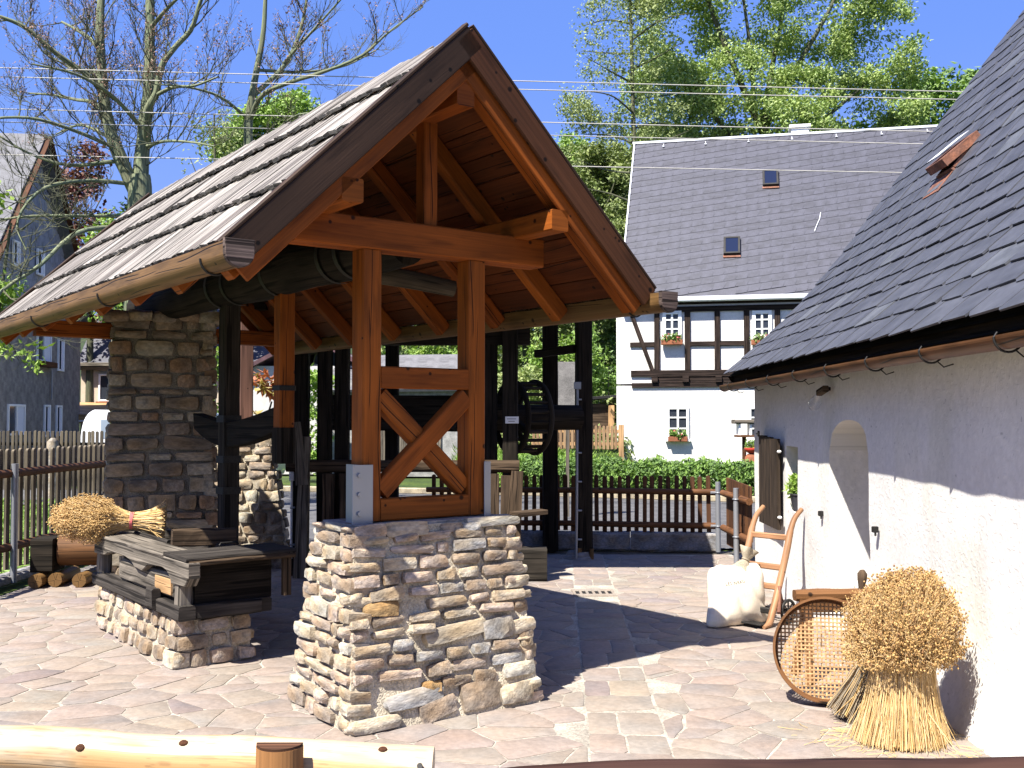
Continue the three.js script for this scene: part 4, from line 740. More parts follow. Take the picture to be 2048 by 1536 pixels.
{
  const t = thing('conduit', 'grey conduit pipe with a switch box along the free standing black post', 'pipe', V(0.80, 0, -12.83));
  part('pipe', tube([V(-0.02, 0.02, 0.02), V(-0.01, 0.7, 0.02), V(0, 2.08, 0.02)], 0.016, 8), m.galv, t);
  part('switch_box', box(0, 2.12, 0.02, 0.085, 0.09, 0.05), m.galv, t);
  for (const y of [0.25, 0.6, 0.95, 1.3, 1.65, 1.95]) part('clip', box(0.02, y, 0.02, 0.06, 0.02, 0.045), m.galv, t);
}
{
  const t = thing('conduit', 'white conduit pipe on the dark post near the low wall', 'pipe', V(-2.39, 0, -11.42));
  part('pipe', tube([V(0, 0.2, 0), V(0, 1.12, 0)], 0.014, 8), m.white, t); part('switch_box', box(0, 1.09, 0, 0.05, 0.1, 0.05), m.white, t);
  for (const y of [0.35, 0.75]) part('clip', box(0.01, y, 0, 0.05, 0.02, 0.04), m.galv, t);
}
{
  const t = thing('cog_wheel', 'dark wooden lantern cog wheel with rungs on a thick axle between the black posts', 'wheel', V(0.13, 1.73, -12.3), 0.48);
  const rim = (x) => new THREE.TorusGeometry(0.41, 0.04, 8, 40).scale(1, 1, 0.8).rotateY(Math.PI / 2).translate(x, 0, 0);
  part('rim', rim(-0.15), m.black, t); part('rim', rim(0.15), m.blackGrey, t);
  for (let i = 0; i < 22; i++) { const a = i / 22 * 6.283; part('rung', tube([V(-0.15, 0.4 * Math.cos(a), 0.4 * Math.sin(a)), V(0.15, 0.4 * Math.cos(a), 0.4 * Math.sin(a))], 0.02, 6), m.blackGrey, t); }
  for (let i = 0; i < 2; i++) { const a = 0.4 + i * Math.PI / 2; part('spoke', beam(V(-0.15, -0.4 * Math.cos(a), -0.4 * Math.sin(a)), V(-0.15, 0.4 * Math.cos(a), 0.4 * Math.sin(a)), 0.07, 0.07, { up: V(1, 0, 0) }), m.black, t); }
  part('axle', tube([V(-0.9, 0.0, 0), V(-0.3, 0, 0), V(0.75, 0, 0)], [0.14, 0.15, 0.15], 14, { wob: 0.03 }), m.black, t);
}
{
  const t = thing('info_plate', 'small white information plate screwed to a black mill post', 'sign', V(0.0, 1.70, -11.38), 0.02);
  part('plate', box(0, 0, 0, 0.145, 0.075, 0.008, { ch: 0.002 }), M([0.7, 0.7, 0.7], { rough: 0.5 }), t);
  const g = []; for (let i = 0; i < 2; i++) g.push(box(-0.005, 0.012 - i * 0.026, 0.0052, 0.1 - i * 0.03, 0.006, 0.001, { ch: 0 })); part('lettering', merge(g), m.iron, t);
}
// ---------- workbench on its stone base (shelter axes) ----------
{
  const t = thing('stone_plinth', 'low rubble stone plinth under the old wooden workbench', 'plinth', SH, SHR);
  const y = 0.335, q = (s0, s1, t0, t1) => [[s0, -t0], [s1, -t0], [s1, -t1], [s0, -t1]];
  const b = q(-0.93, -0.36, 1.66, 3.55), c = q(-0.88, -0.40, 1.70, 3.5), P = (p, h) => V(p[0], h, p[1]), r = rng(71);
  part('mortar', frustum(b, c, -0.02, y - 0.01, 0.012), m.mortar, t);
  const o = { mats: [STONES[0], STONES[4], STONES[1], STONES[5], STONES[2]], r, wmin: 0.11, wmax: 0.24, proud: 0.02, thick: 0.13, rows: [0.115, 0.11, 0.11], gap: 0.018 };
  rubble(t, P(b[0], 0), P(b[1], 0), P(c[0], y), P(c[1], y), o); rubble(t, P(b[3], 0), P(b[0], 0), P(c[3], y), P(c[0], y), o); rubble(t, P(b[1], 0), P(b[2], 0), P(c[1], y), P(c[2], y), o);
}
{
  const t = thing('workbench', 'old weathered wooden workbench with an open frame and dark lid on the stone plinth', 'workbench', SH, SHR);
  const W = m.tableWood, D = m.tableDark, bm = (n, a, b, w, h, mat = W, o = {}) => part(n, beam(a, b, w, h, { ch: 0.01, seg: 6, rough: 0.007, ...o }), mat, t);
  // carved side rail with arched underside (left side, s = -0.88)
  { const sh = new THREE.Shape(); sh.moveTo(1.46, 0.735); sh.lineTo(1.46, 0.64); sh.lineTo(1.52, 0.585); sh.lineTo(1.78, 0.575); sh.quadraticCurveTo(1.84, 0.68, 2.05, 0.665); sh.lineTo(2.3, 0.645); sh.lineTo(2.42, 0.59); sh.lineTo(2.6, 0.60); sh.quadraticCurveTo(2.7, 0.655, 2.9, 0.655); sh.quadraticCurveTo(3.2, 0.665, 3.38, 0.61); sh.lineTo(3.66, 0.60); sh.lineTo(3.66, 0.735); sh.closePath();
    const g = new THREE.ExtrudeGeometry(sh, { depth: 0.075, bevelEnabled: true, bevelSize: 0.006, bevelThickness: 0.006, bevelSegments: 1 }).rotateY(Math.PI / 2).translate(-0.915, 0, 0); part('side_rail', boxUV(g, 'z'), W, t); }
  bm('top_plank', S3(-0.80, 0.742, 1.95), S3(-0.80, 0.742, 3.68), 0.25, 0.03);
  bm('side_rail', S3(-0.28, 0.69, 1.7), S3(-0.28, 0.69, 3.62), 0.09, 0.1, D);
  bm('cross_rail', S3(-0.9, 0.71, 3.6), S3(-0.24, 0.71, 3.6), 0.12, 0.08);
  bm('cross_block', S3(-0.63, 0.79, 2.62), S3(-0.16, 0.78, 2.52), 0.11, 0.13, m.brownOld);
  bm('tray_board', S3(-0.47, 0.66, 2.05), S3(-0.47, 0.66, 3.56), 0.36, 0.03, D);
  bm('tray_edge', S3(-0.62, 0.73, 2.72), S3(-0.62, 0.73, 3.55), 0.03, 0.07, D);
  // lid
  bm('lid', S3(-0.92, 0.762, 1.72), S3(-0.12, 0.772, 1.72), 0.46, 0.025, m.tableDark, { seg: 3, rough: 0.004 });
  bm('lid_edge', S3(-0.90, 0.735, 1.50), S3(-0.13, 0.74, 1.50), 0.04, 0.035, m.brownOld);
  part('handle', tube([S3(-0.5, 0.785, 1.98), S3(-0.49, 0.80, 1.98), S3(-0.36, 0.80, 1.99), S3(-0.35, 0.785, 1.99)], 0.007, 6), m.iron, t);
  // legs and lower frame
  for (const [s, tt] of [[-0.86, 1.70], [-0.86, 3.58], [-0.30, 1.72], [-0.28, 3.56]]) part('leg', beam(S3(s, 0.34, tt), S3(s, 0.66, tt), 0.10, 0.1, { up: V(0, 0, 1), seg: 4, rough: 0.006, ch: 0.012 }), s < -0.5 ? W : D, t);
  bm('sill', S3(-0.87, 0.385, 1.60), S3(-0.87, 0.385, 3.68), 0.12, 0.1, D); bm('sill', S3(-0.92, 0.385, 1.66), S3(-0.33, 0.385, 1.66), 0.11, 0.1, D); bm('sill', S3(-0.30, 0.385, 1.62), S3(-0.30, 0.385, 3.62), 0.1, 0.1, D);
  part('end_board', beam(S3(-0.80, 0.57, 1.665), S3(-0.24, 0.57, 1.665), 0.03, 0.28), m.black, t);
  for (let i = 0; i < 3; i++) part('back_board', beam(S3(-0.245, 0.47 + i * 0.085, 1.75), S3(-0.245, 0.47 + i * 0.085, 3.5), 0.025, 0.082), m.black, t);
  // the heavy wedge block inside
  bm('press_block', S3(-0.80, 0.53, 1.85), S3(-0.80, 0.52, 3.08), 0.17, 0.17, W, { ch: 0.025, rough: 0.014 }); part('worn_patch', beam(S3(-0.889, 0.53, 1.86), S3(-0.889, 0.525, 2.2), 0.012, 0.11), m.lath, t, 'orange bare wood patch on the side of the block');
  bm('wedge', S3(-0.83, 0.46, 3.1), S3(-0.83, 0.62, 3.12), 0.07, 0.12, W, { up: V(0, 0, 1) }); bm('wedge', S3(-0.93, 0.43, 2.06), S3(-0.93, 0.43, 2.2), 0.06, 0.14, D);
  part('rear_leg', beam(S3(-0.17, 0.45, 1.55), S3(-0.17, 0.735, 1.55), 0.06, 0.05, { up: V(0, 0, 1) }), m.brownOld, t);
}
// ---------- flax sheaves ----------
function sheaf(t, { H, rb, rw, hw, rt, flat = 1, stalks, seeds, headLow, mats, seedMats, sd, lean = V(), curl = 0.05, thick = 0.0024 }) {
  const r = rng(sd), L = mats.map(() => []), pts = [];
  for (let i = 0; i < stalks; i++) {
    const a = r() * 6.283, q = Math.sqrt(r()), ca = Math.cos(a), sa = Math.sin(a), tw = a + (r() - 0.5) * 1.1;
    const h = H * rr(r, headLow, 1), lump = 0.82 + 0.36 * n3(Math.cos(tw) * 2.2 + sd * 5, h * 7, Math.sin(tw) * 2.2), dome = lump * Math.sqrt(Math.max(0.02, 1 - Math.pow((h / H - (headLow + 0.16)) / (h / H > headLow + 0.16 ? 0.86 - headLow : 0.34), 2)));
    const p0 = V(ca * rb * (0.25 + 0.75 * q) * rr(r, 0.8, 1.12), rr(r, 0, 0.03), sa * rb * flat * (0.25 + 0.75 * q) * rr(r, 0.8, 1.12));
    const p1 = V(ca * rw * q, hw + rr(r, -0.03, 0.03), sa * rw * q * flat);
    const R = rt * dome * Math.sqrt(r() * 0.75 + 0.25);
    const p3 = V(Math.cos(tw) * R, h, Math.sin(tw) * R * flat), p2 = p1.clone().lerp(p3, 0.5).add(V(ca * 0.02, 0.05, sa * 0.02));
    for (const p of [p0, p1, p2, p3]) p.addScaledVector(lean, Math.max(0, p.y) * Math.max(0, p.y));
    const path = new THREE.CatmullRomCurve3([p0, p1, p2, p3]).getPoints(6); for (const p of path) p.add(V((r() - 0.5) * curl * 0.2, 0, (r() - 0.5) * curl * 0.2));
    const tip = p3.clone().add(V((r() - 0.5) * 0.06, rr(r, 0.01, 0.05), (r() - 0.5) * 0.06)); path.push(tip); if (r() < 0.06) { path[0].x += (r() - 0.5) * 0.16; path[0].z += (r() - 0.5) * 0.16; path[1].x += (r() - 0.5) * 0.05; }
    L[Math.floor(r() * mats.length)].push(tube(path, path.map((_, k) => thick * (1.1 - 0.09 * k)), 3, { caps: false }));
    pts.push([p2, p3, tip]);
  }
  L.forEach((l, k) => stuff(part('stalks', merge(l), mats[k], t)));
  if (!seeds) return;
  const g = new THREE.IcosahedronGeometry(0.0047, 1), per = Math.ceil(seeds / seedMats.length), mt = new THREE.Matrix4(), twig = [];
  seedMats.forEach((sm) => {
    const im = flags(new THREE.InstancedMesh(g, sm, per)); im.name = 'seed_heads'; stuff(im);
    for (let i = 0; i < per; i++) {
      const [a, b, c] = pick(r, pts), k = r(), base = (k < 0.5 ? b.clone().lerp(a, r() * 0.55) : c.clone().lerp(b, r())), off = V(r() - 0.5, r() - 0.35, r() - 0.5).normalize().multiplyScalar(rr(r, 0.008, 0.04));
      const p = base.clone().add(off); const s = rr(r, 0.75, 1.25); mt.makeScale(s, s * 1.15, s).setPosition(p); im.setMatrixAt(i, mt);
      if (i % 2 === 0) twig.push(tube([base, p], 0.0009, 3, { caps: false }));
    }
    t.add(im);
  });
  stuff(part('twigs', merge(twig), mats[0], t));
}
{
  const t = thing('flax_sheaf', 'big golden flax sheaf standing against the white wall at the right, full of seed heads', 'sheaf', V(2.06, 0, -5.62), 0.3, 'flax sheaves');
  sheaf(t, { H: 0.86, rb: 0.25, rw: 0.17, hw: 0.38, rt: 0.33, flat: 0.85, thick: 0.0016, stalks: 4200, seeds: 10500, headLow: 0.46, mats: [m.straw, m.strawPale, m.straw, m.strawPale], seedMats: [m.seed, m.seed2, m.seed, m.brownSeed], sd: 1, lean: V(0.12, 0, -0.03) });
  const rl = rng(91), L = []; for (let i = 0; i < 110; i++) { const a = rl() * 6.28, d = 0.2 + 0.34 * rl() * rl() + 0.05, p = V(Math.cos(a) * d, 0.008 + rl() * 0.006, Math.sin(a) * d), b = a + (rl() - 0.5) * 2.4, l = rr(rl, 0.03, 0.14); L.push(tube([p, V(p.x + Math.cos(b) * l * 0.5, 0.012, p.z + Math.sin(b) * l * 0.5), V(p.x + Math.cos(b + 0.2) * l, 0.007, p.z + Math.sin(b + 0.2) * l)], 0.0014, 3, { caps: false })); } stuff(part('loose_straws', merge(L), m.straw, t));
}
{
  const t = thing('flax_sheaf', 'greyish weathered flax bundle leaning behind the big golden sheaf', 'sheaf', V(1.93, 0, -6.02), 0, 'flax sheaves');
  t.rotation.z = -0.38; t.rotation.x = 0.05;
  sheaf(t, { H: 0.72, rb: 0.15, rw: 0.075, hw: 0.4, rt: 0.17, stalks: 620, seeds: 900, headLow: 0.55, mats: [m.strawGrey, m.straw, m.strawGrey], seedMats: [m.strawGrey, m.seed], sd: 2 });
}
{
  const t = thing('flax_sheaf', 'flax bundle tied with red string lying across the far end of the workbench', 'sheaf', V(-2.90, 0.845, -8.83), 0, 'flax sheaves');
  t.rotation.set(0.12, 0.25, 1.50, 'YXZ');
  sheaf(t, { H: 0.86, rb: 0.14, rw: 0.06, hw: 0.27, rt: 0.19, stalks: 1100, seeds: 5200, headLow: 0.5, mats: [m.straw, m.strawPale, m.straw], seedMats: [m.seed, m.seed2], sd: 3 });
  part('string', merge([0, 1, 2].map((i) => new THREE.TorusGeometry(0.068, 0.005, 5, 20).rotateX(Math.PI / 2 + 0.1 * (i - 1)).translate(0, 0.258 + i * 0.014, 0))), m.pink, t);
}
// ---------- sieve, trestle, sack truck, sack ----------
{
  const t = thing('sieve', 'round wooden sieve with a woven lattice leaning beside the golden sheaf', 'sieve', V(1.888, 0.318, -6.36), -0.22);
  t.rotation.order = 'YXZ'; t.rotation.x = -0.24;
  const ring = (ri, ro, z0, z1) => new THREE.LatheGeometry([[ri, z0], [ro, z0], [ro, z1], [ri, z1], [ri, z0]].map((p) => new THREE.Vector2(...p)), 64).rotateX(Math.PI / 2);
  const uvl = (g) => { const q = g.toNonIndexed(), p = q.attributes.position, uv = q.attributes.uv; for (let i = 0; i < p.count; i++) uv.setXY(i, uv.getX(i) * 1.95, p.getZ(i)); q.computeVertexNormals(); return toCreasedNormals(q, 0.6); };
  part('rim', uvl(ring(0.298, 0.308, -0.055, 0.055)), m.sieve, t); part('hoop', uvl(ring(0.3085, 0.312, 0.02, 0.054)), m.sieve, t); part('hoop', uvl(ring(0.284, 0.2975, -0.052, -0.032)), m.sieve, t);
  const L = []; for (let i = -12; i <= 12; i++) { const c = i * 0.0236, h = Math.sqrt(Math.max(0, 0.0835 - c * c)); if (h < 0.03) continue; for (const k of [0, 1]) { const n = 24, ps = []; for (let j = 0; j <= n; j++) { const a = -h + 2 * h * j / n, w = 0.0026 * Math.cos(a / 0.0236 * Math.PI + (k ? Math.PI : 0) + i * Math.PI); ps.push(k ? V(c, a, -0.04 + w) : V(a, c, -0.04 + w)); } for (let j = 0; j < n; j++) L.push(beam(ps[j], ps[j + 1], k ? 0.0095 : 0.0095, 0.002, { up: V(0, 0, 1), ch: 0.0002 })); } }
  stuff(part('lattice', merge(L), m.lath, t));
}
{
  const t = thing('flax_brake', 'wooden flax brake trestle with a rounded upright handle standing behind the sieve', 'tool', V(2.16, 0, -6.95), 0.05);
  part('beam', beam(V(-0.3, 0.545, -0.02), V(0.36, 0.56, 0.02), 0.11, 0.07, { ch: 0.02, seg: 4, rough: 0.008 }), m.sieve, t); part('blade', beam(V(-0.28, 0.49, 0.02), V(0.3, 0.5, 0.04), 0.03, 0.1), m.sieve, t);
  part('handle', tube([V(0.13, 0.55, 0.02), V(0.135, 0.6, 0.02), V(0.14, 0.655, 0.02), V(0.142, 0.69, 0.02), V(0.142, 0.715, 0.02)], [0.018, 0.02, 0.03, 0.032, 0.014], 12), m.brownOld, t);
  for (const x of [-0.22, 0.27]) for (const z of [-1, 1]) part('leg', beam(V(x, 0.52, 0), V(x + (x < 0 ? -0.04 : 0.04), 0, z * 0.14), 0.05, 0.05), m.sieve, t);
}
{
  const t = thing('sack_truck', 'old wooden two wheeled sack truck with curved handles leaning to the white wall', 'hand truck', V(2.125, 0, -8.70));
  const off = V(-0.26, 0, -0.31), rail = [V(-0.085, 0.02, 0.14), V(-0.02, 0.035, 0.05), V(0.02, 0.10, -0.02), V(0.07, 0.22, -0.08), V(0.24, 0.6, -0.36), V(0.29, 0.74, -0.44), V(0.345, 0.845, -0.50), V(0.42, 0.915, -0.555)];
  for (const k of [0, 1]) { const p = smoothPath(rail.map((q) => q.clone().addScaledVector(off, k)), 26); part('rail', tube(p, p.map((_, i) => i < 4 ? 0.014 + i * 0.004 : i > 18 ? 0.026 - (i - 18) * 0.0006 : 0.029), 10), m.truck, t); }
  const at = (y) => { const c = new THREE.CatmullRomCurve3(rail).getPoints(80); return c.reduce((a, b) => Math.abs(b.y - y) < Math.abs(a.y - y) ? b : a).clone(); };
  for (const y of [0.12, 0.30, 0.46, 0.68]) { const a = at(y); part('crossbar', beam(a, a.clone().add(off), 0.035, 0.05, { ch: 0.008 }), y < 0.2 ? m.iron : m.truck, t); }
  const a = at(0.2); for (const k of [0, 1]) part('iron_strap', beam(a.clone().addScaledVector(off, k).add(V(0.02, -0.1, 0.03)), a.clone().addScaledVector(off, k).add(V(0.05, 0.1, -0.06)), 0.03, 0.065), m.rust, t);
  for (const k of [-0.12, 1.12]) { const w = sub('wheel', t, V(0.15, 0.105, -0.16).addScaledVector(off, k)); w.rotation.y = 0.694 + Math.PI / 2; w.rotation.y = Math.atan2(-off.z, off.x); part('tyre', new THREE.TorusGeometry(0.09, 0.013, 8, 24).rotateY(Math.PI / 2), m.iron, w); part('hub', new THREE.CylinderGeometry(0.022, 0.022, 0.05, 10).rotateZ(Math.PI / 2), m.iron, w); for (let i = 0; i < 4; i++) part('spoke', beam(V(0, -0.085 * Math.cos(i * 0.785), -0.085 * Math.sin(i * 0.785)), V(0, 0.085 * Math.cos(i * 0.785), 0.085 * Math.sin(i * 0.785)), 0.01, 0.014), m.iron, w); }
  part('axle', tube([V(0.15, 0.105, -0.16).addScaledVector(off, -0.2), V(0.15, 0.105, -0.16).addScaledVector(off, 1.2)], 0.014, 8), m.iron, t);
  part('axle_bracket', merge([0, 1].map((k) => beam(at(0.3).addScaledVector(off, k), V(0.15, 0.105, -0.16).addScaledVector(off, k), 0.012, 0.04))), m.rust, t);
  part('toe_plate', beam(V(-0.05, 0.03, 0.09), V(-0.05, 0.03, 0.09).add(off), 0.16, 0.012, { up: V(0.1, 1, 0) }), m.iron, t);
}
{
  const t = thing('sack', 'full cream linen sack with a tied neck and faint lettering leaning on the sack truck', 'sack', V(1.875, 0.0, -8.86), 0.5);
  const c = document.createElement('canvas'); c.width = 512; c.height = 512; const x = c.getContext('2d'); x.fillStyle = '#ddd2bf'; x.fillRect(0, 0, 512, 512);
  const rq = rng(7); for (let i = 0; i < 5000; i++) { x.fillStyle = `rgba(${120 + rq() * 60},${100 + rq() * 50},${70 + rq() * 40},${0.05 + rq() * 0.08})`; const hz = rq() < 0.5; x.fillRect(rq() * 512, rq() * 512, hz ? 26 : 1.3, hz ? 1.3 : 26); }
  x.fillStyle = 'rgba(45,42,42,0.8)'; x.font = 'bold 40px sans-serif'; x.save(); x.translate(78, 150); x.rotate(-0.09); x.fillText('LEI NKKU', 0, 0); x.restore();
  const tx = new THREE.CanvasTexture(c); tx.colorSpace = THREE.SRGBColorSpace;
  const g = new THREE.SphereGeometry(1, 64, 48), p = g.attributes.position, uv = g.attributes.uv;
  for (let i = 0; i < p.count; i++) {
    let X = p.getX(i), Y = p.getY(i), Z = p.getZ(i); const e = 5.5, l = Math.pow(Math.pow(Math.abs(X), e) + Math.pow(Math.abs(Y), e) + Math.pow(Math.abs(Z), 2.3), -1 / 3.6); X *= l; Y *= l; Z *= l;
    const edge = Math.pow(Math.max(Math.abs(X), Math.abs(Y)), 3); Z *= 1 - 0.35 * edge; X *= 1 + 0.07 * sstep(-0.5, -1, Y) * Math.abs(X) - 0.05 * Y - 0.06 * sstep(0.6, 1, Y);
    const f = 0.10 * (n3(X * 1.7 + 4, Y * 1.9, Z * 1.6 + 2) - 0.5) + 0.09 * (n3(X * 3.4 + Y * 1.5, Y * 2.0, 5) - 0.5) * (0.4 + edge) - 0.06 * Math.pow(Math.abs(Math.sin(X * 3.2 + Y * 2.2 + 4 * n3(X * 1.4, Y * 1.4, 1))), 8) - 0.04 * sstep(0.45, 0.95, Y) * Math.pow(Math.abs(Math.sin(X * 7 + 2 * n3(X * 3, 2, 1))), 3);
    X *= 1 + f * 0.5; Z *= 1 + f * 2; Y *= 1 + f * 0.5;
    const y = 0.235 + Y * 0.235, wx = X * 0.275 + 0.03 * Y, wz = Z * 0.135 - 0.22 * y + 0.06; p.setXYZ(i, wx, Math.max(0.006, y), wz);
    uv.setXY(i, 0.5 + X * 0.5, 0.5 + Y * 0.5);
  }
  g.computeVertexNormals(); part('bag', g, M([1, 1, 1], { map: tx, bump: T.gritB, bs: 0.0015, rough: 0.95 }), t);
  const neck = new THREE.LatheGeometry([[0.12, -0.06], [0.07, 0.02], [0.033, 0.055], [0.036, 0.075], [0.06, 0.11], [0.085, 0.16], [0.07, 0.165], [0.02, 0.09]].map((q) => new THREE.Vector2(...q)), 28); { const q = neck.attributes.position; for (let i = 0; i < q.count; i++) { const a = Math.atan2(q.getZ(i), q.getX(i)), k = 1 + 0.22 * Math.sin(a * 5 + q.getY(i) * 20) * sstep(0.0, 0.1, Math.abs(q.getY(i) - 0.06)); q.setX(i, q.getX(i) * k); q.setZ(i, q.getZ(i) * k * 0.7); } neck.computeVertexNormals(); }
  const n = part('neck', neck, m.sack, t); n.position.set(0.13, 0.455, -0.05); n.rotation.z = -0.45;
  part('tie', new THREE.TorusGeometry(0.035, 0.006, 6, 20).rotateX(Math.PI / 2).scale(1, 1, 0.75).rotateZ(-0.45).translate(0.157, 0.512, -0.05), m.strawGrey, t);
}
// ---------- log trestle at the left ----------
{
  const t = thing('hollow_log', 'hollowed log trough on pale round bearers in front of the left picket fence', 'trough', V(-4.38, 0, -11.0), 0.06);
  for (const [x, z] of [[-0.44, 0.1], [-0.28, 0.0], [-0.02, 0.06]]) part('bearer', tube([V(x, 0.075, z - 0.3), V(x, 0.075, z + 0.26)], 0.07, 14, { wob: 0.06 }), m.gutter, t);
  part('log', tube([V(-0.3, 0.36, 0.05), V(0.2, 0.36, 0), V(0.9, 0.36, -0.05)], [0.17, 0.17, 0.16], 16, { wob: 0.06 }), wood([0.2, 0.11, 0.05]), t);
  part('end_block', box(-0.42, 0.32, 0.08, 0.22, 0.34, 0.36, { ch: 0.02 }), m.black, t);
  part('end_block', box(0.3, 0.33, 0.18, 0.16, 0.36, 0.3, { ch: 0.02 }), m.greyWood, t);
}
// ---------- fences ----------
function picketShape(w, h) { const s = new THREE.Shape(); s.moveTo(-w / 2, 0); s.lineTo(w / 2, 0); s.lineTo(w / 2, h - w * 0.5); s.absarc(0, h - w * 0.5, w / 2, 0, Math.PI, false); s.closePath(); return s; }
function picketGeo(w, h, d) { return boxUV(new THREE.ExtrudeGeometry(picketShape(w, h), { depth: d, bevelEnabled: true, bevelSize: 0.003, bevelThickness: 0.003, bevelSegments: 1, curveSegments: 5 }).translate(0, 0, -d / 2), 'y'); }
function pickets(t, a, b, step, w, d, y0, y1, mats, r, nz = 0) {
  const L = a.distanceTo(b), X = b.clone().sub(a).normalize(), ang = Math.atan2(-X.z, X.x), gs = [0, 1, 2].map((i) => picketGeo(w * (0.95 + 0.06 * i), y1 - y0, d));
  for (let x = step / 2; x < L; x += step) { const o = part('picket', pick(r, gs), pick(r, mats), t); o.position.copy(a).addScaledVector(X, x + (r() - 0.5) * 0.012).setY(y0 + (r() - 0.5) * 0.02); o.rotation.set(0, ang + (r() - 0.5) * 0.06, (r() - 0.5) * 0.025); }
}
{
  const r = rng(54), A = V(-1.1, 0, -14.2), B = V(2.66, 0, -13.72);
  structure('kerb', beam(V(-1.2, 0.11, -14.2), V(1.55, 0.11, -13.86), 0.22, 0.24, { seg: 10, rough: 0.015, ch: 0.025 }), m.concrete); structure('kerb', beam(V(1.56, 0.11, -13.858), V(2.66, 0.11, -13.72), 0.22, 0.245, { seg: 5, rough: 0.015, ch: 0.025 }), m.concrete);
  const t = thing('picket_fence', 'brown picket fence on a low concrete kerb between the yard and the road', 'fence', V(0, 0, 0));
  pickets(t, A, B, 0.104, 0.05, 0.02, 0.235, 0.965, [m.fence, m.fence, m.fenceWarm], r);
  for (const y of [0.33, 0.765]) part('rail', tube([V(-1.15, y, -14.15), V(0.8, y + 0.01, -13.9), V(2.7, y - 0.005, -13.66)], [0.036, 0.038, 0.042], 10, { wob: 0.04 }), m.fenceWarm, t);
  const s = sub('steel_post', t, V(2.66, 0, -13.6)); part('tube', tube([V(0, 0, 0), V(0, 0.9, 0)], 0.033, 12), m.galv, s); for (const y of [0.33, 0.76]) part('clamp', merge([new THREE.TorusGeometry(0.036, 0.008, 5, 14).rotateX(Math.PI / 2).translate(0, y, 0), box(-0.01, y, -0.03, 0.16, 0.03, 0.02)]), m.galv, s);
}
{
  const r = rng(55), t = thing('gate', 'open brown board gate with galvanised tube post beside the white house corner', 'gate', V(2.74, 0, -13.45), 0);
  for (let i = 0; i < 10; i++) part('board', beam(V(0.0, 0.12, 0.1 + i * 0.136), V(0.0, 0.965 - 0.003 * i, 0.1 + i * 0.136), 0.131, 0.022, { up: V(1, 0, 0), ch: 0.003 }), pick(r, [m.fence, m.fenceWarm, m.fence]), t);
  for (const y of [0.33, 0.77]) part('rail', tube([V(-0.05, y, 0.02), V(-0.05, y + 0.005, 1.52)], 0.042, 10, { wob: 0.04 }), m.fenceWarm, t);
  const s = sub('steel_post', t, V(-0.11, 0, 1.09)); part('tube', tube([V(0, 0, 0), V(0, 0.9, 0)], 0.033, 12), m.galv, s); for (const y of [0.33, 0.77]) part('clamp', new THREE.TorusGeometry(0.037, 0.008, 5, 14).rotateX(Math.PI / 2).translate(0, y, 0), m.galv, s);
}
{
  const r = rng(56), t = thing('picket_fence', 'tall weathered picket fence with a pale steel post at the left edge of the yard', 'fence', V(0, 0, 0));
  const A = V(-5.36, 0, -9.4), B = V(-5.2, 0, -17.5);
  pickets(t, A, B, 0.148, 0.065, 0.022, 0.12, 1.385, [m.fenceGrey, m.fenceOld, m.fenceGrey], r);
  for (const y of [0.37, 1.14]) part('rail', tube([V(-5.30, y, -9.4), V(-5.23, y, -13), V(-5.13, y, -17.5)], 0.045, 10, { wob: 0.05 }), m.fence, t);
  for (const z of [-11.05, -14.2]) part('steel_post', tube([V(-5.22, 0, z), V(-5.22, 1.24, z)], 0.036, 12), m.galv, t);
  structure('kerb', beam(V(-5.35, 0.03, -9.2), V(-5.2, 0.03, -17.6), 0.18, 0.1, { ch: 0.02 }), m.concrete);
}
{
  const r = rng(57), t = thing('picket_fence', 'dark old picket fence across the road behind the left fence, with a stone post', 'fence', V(0, 0, 0));
  pickets(t, V(-13.5, 0, -22.3), V(-7.2, 0, -21.6), 0.098, 0.055, 0.02, 0.25, 1.47, [m.fenceOld, m.fenceGrey, m.fenceOld], r);
  for (const y of [0.5, 1.2]) part('rail', beam(V(-13.5, y, -22.36), V(-7.2, y, -21.66), 0.04, 0.07), m.fenceOld, t);
  part('stone_post', tube([V(-9.5, 0, -21.75), V(-9.5, 1.25, -21.75), V(-9.5, 1.33, -21.75)], [0.13, 0.12, 0.04], 10), M([0.5, 0.42, 0.33], { map: T.stone, rough: 0.9 }), t);
}
{
  const r = rng(58), t = thing('picket_fence', 'light tan picket fence far off between the black posts and the half timbered house', 'fence', V(0, 0, 0));
  pickets(t, V(0.5, 0, -26.6), V(2.72, 0, -26.0), 0.1, 0.06, 0.02, 0.98, 1.56, [wood([0.5, 0.38, 0.24]), wood([0.42, 0.31, 0.2])], r);
  for (const y of [1.1, 1.42]) part('rail', beam(V(0.5, y, -26.63), V(2.72, y, -26.03), 0.04, 0.08), m.lath, t);
  part('corner_post', post(2.7, -25.96, 0.6, 1.58, 0.12, 0.12), m.lath, t);
}
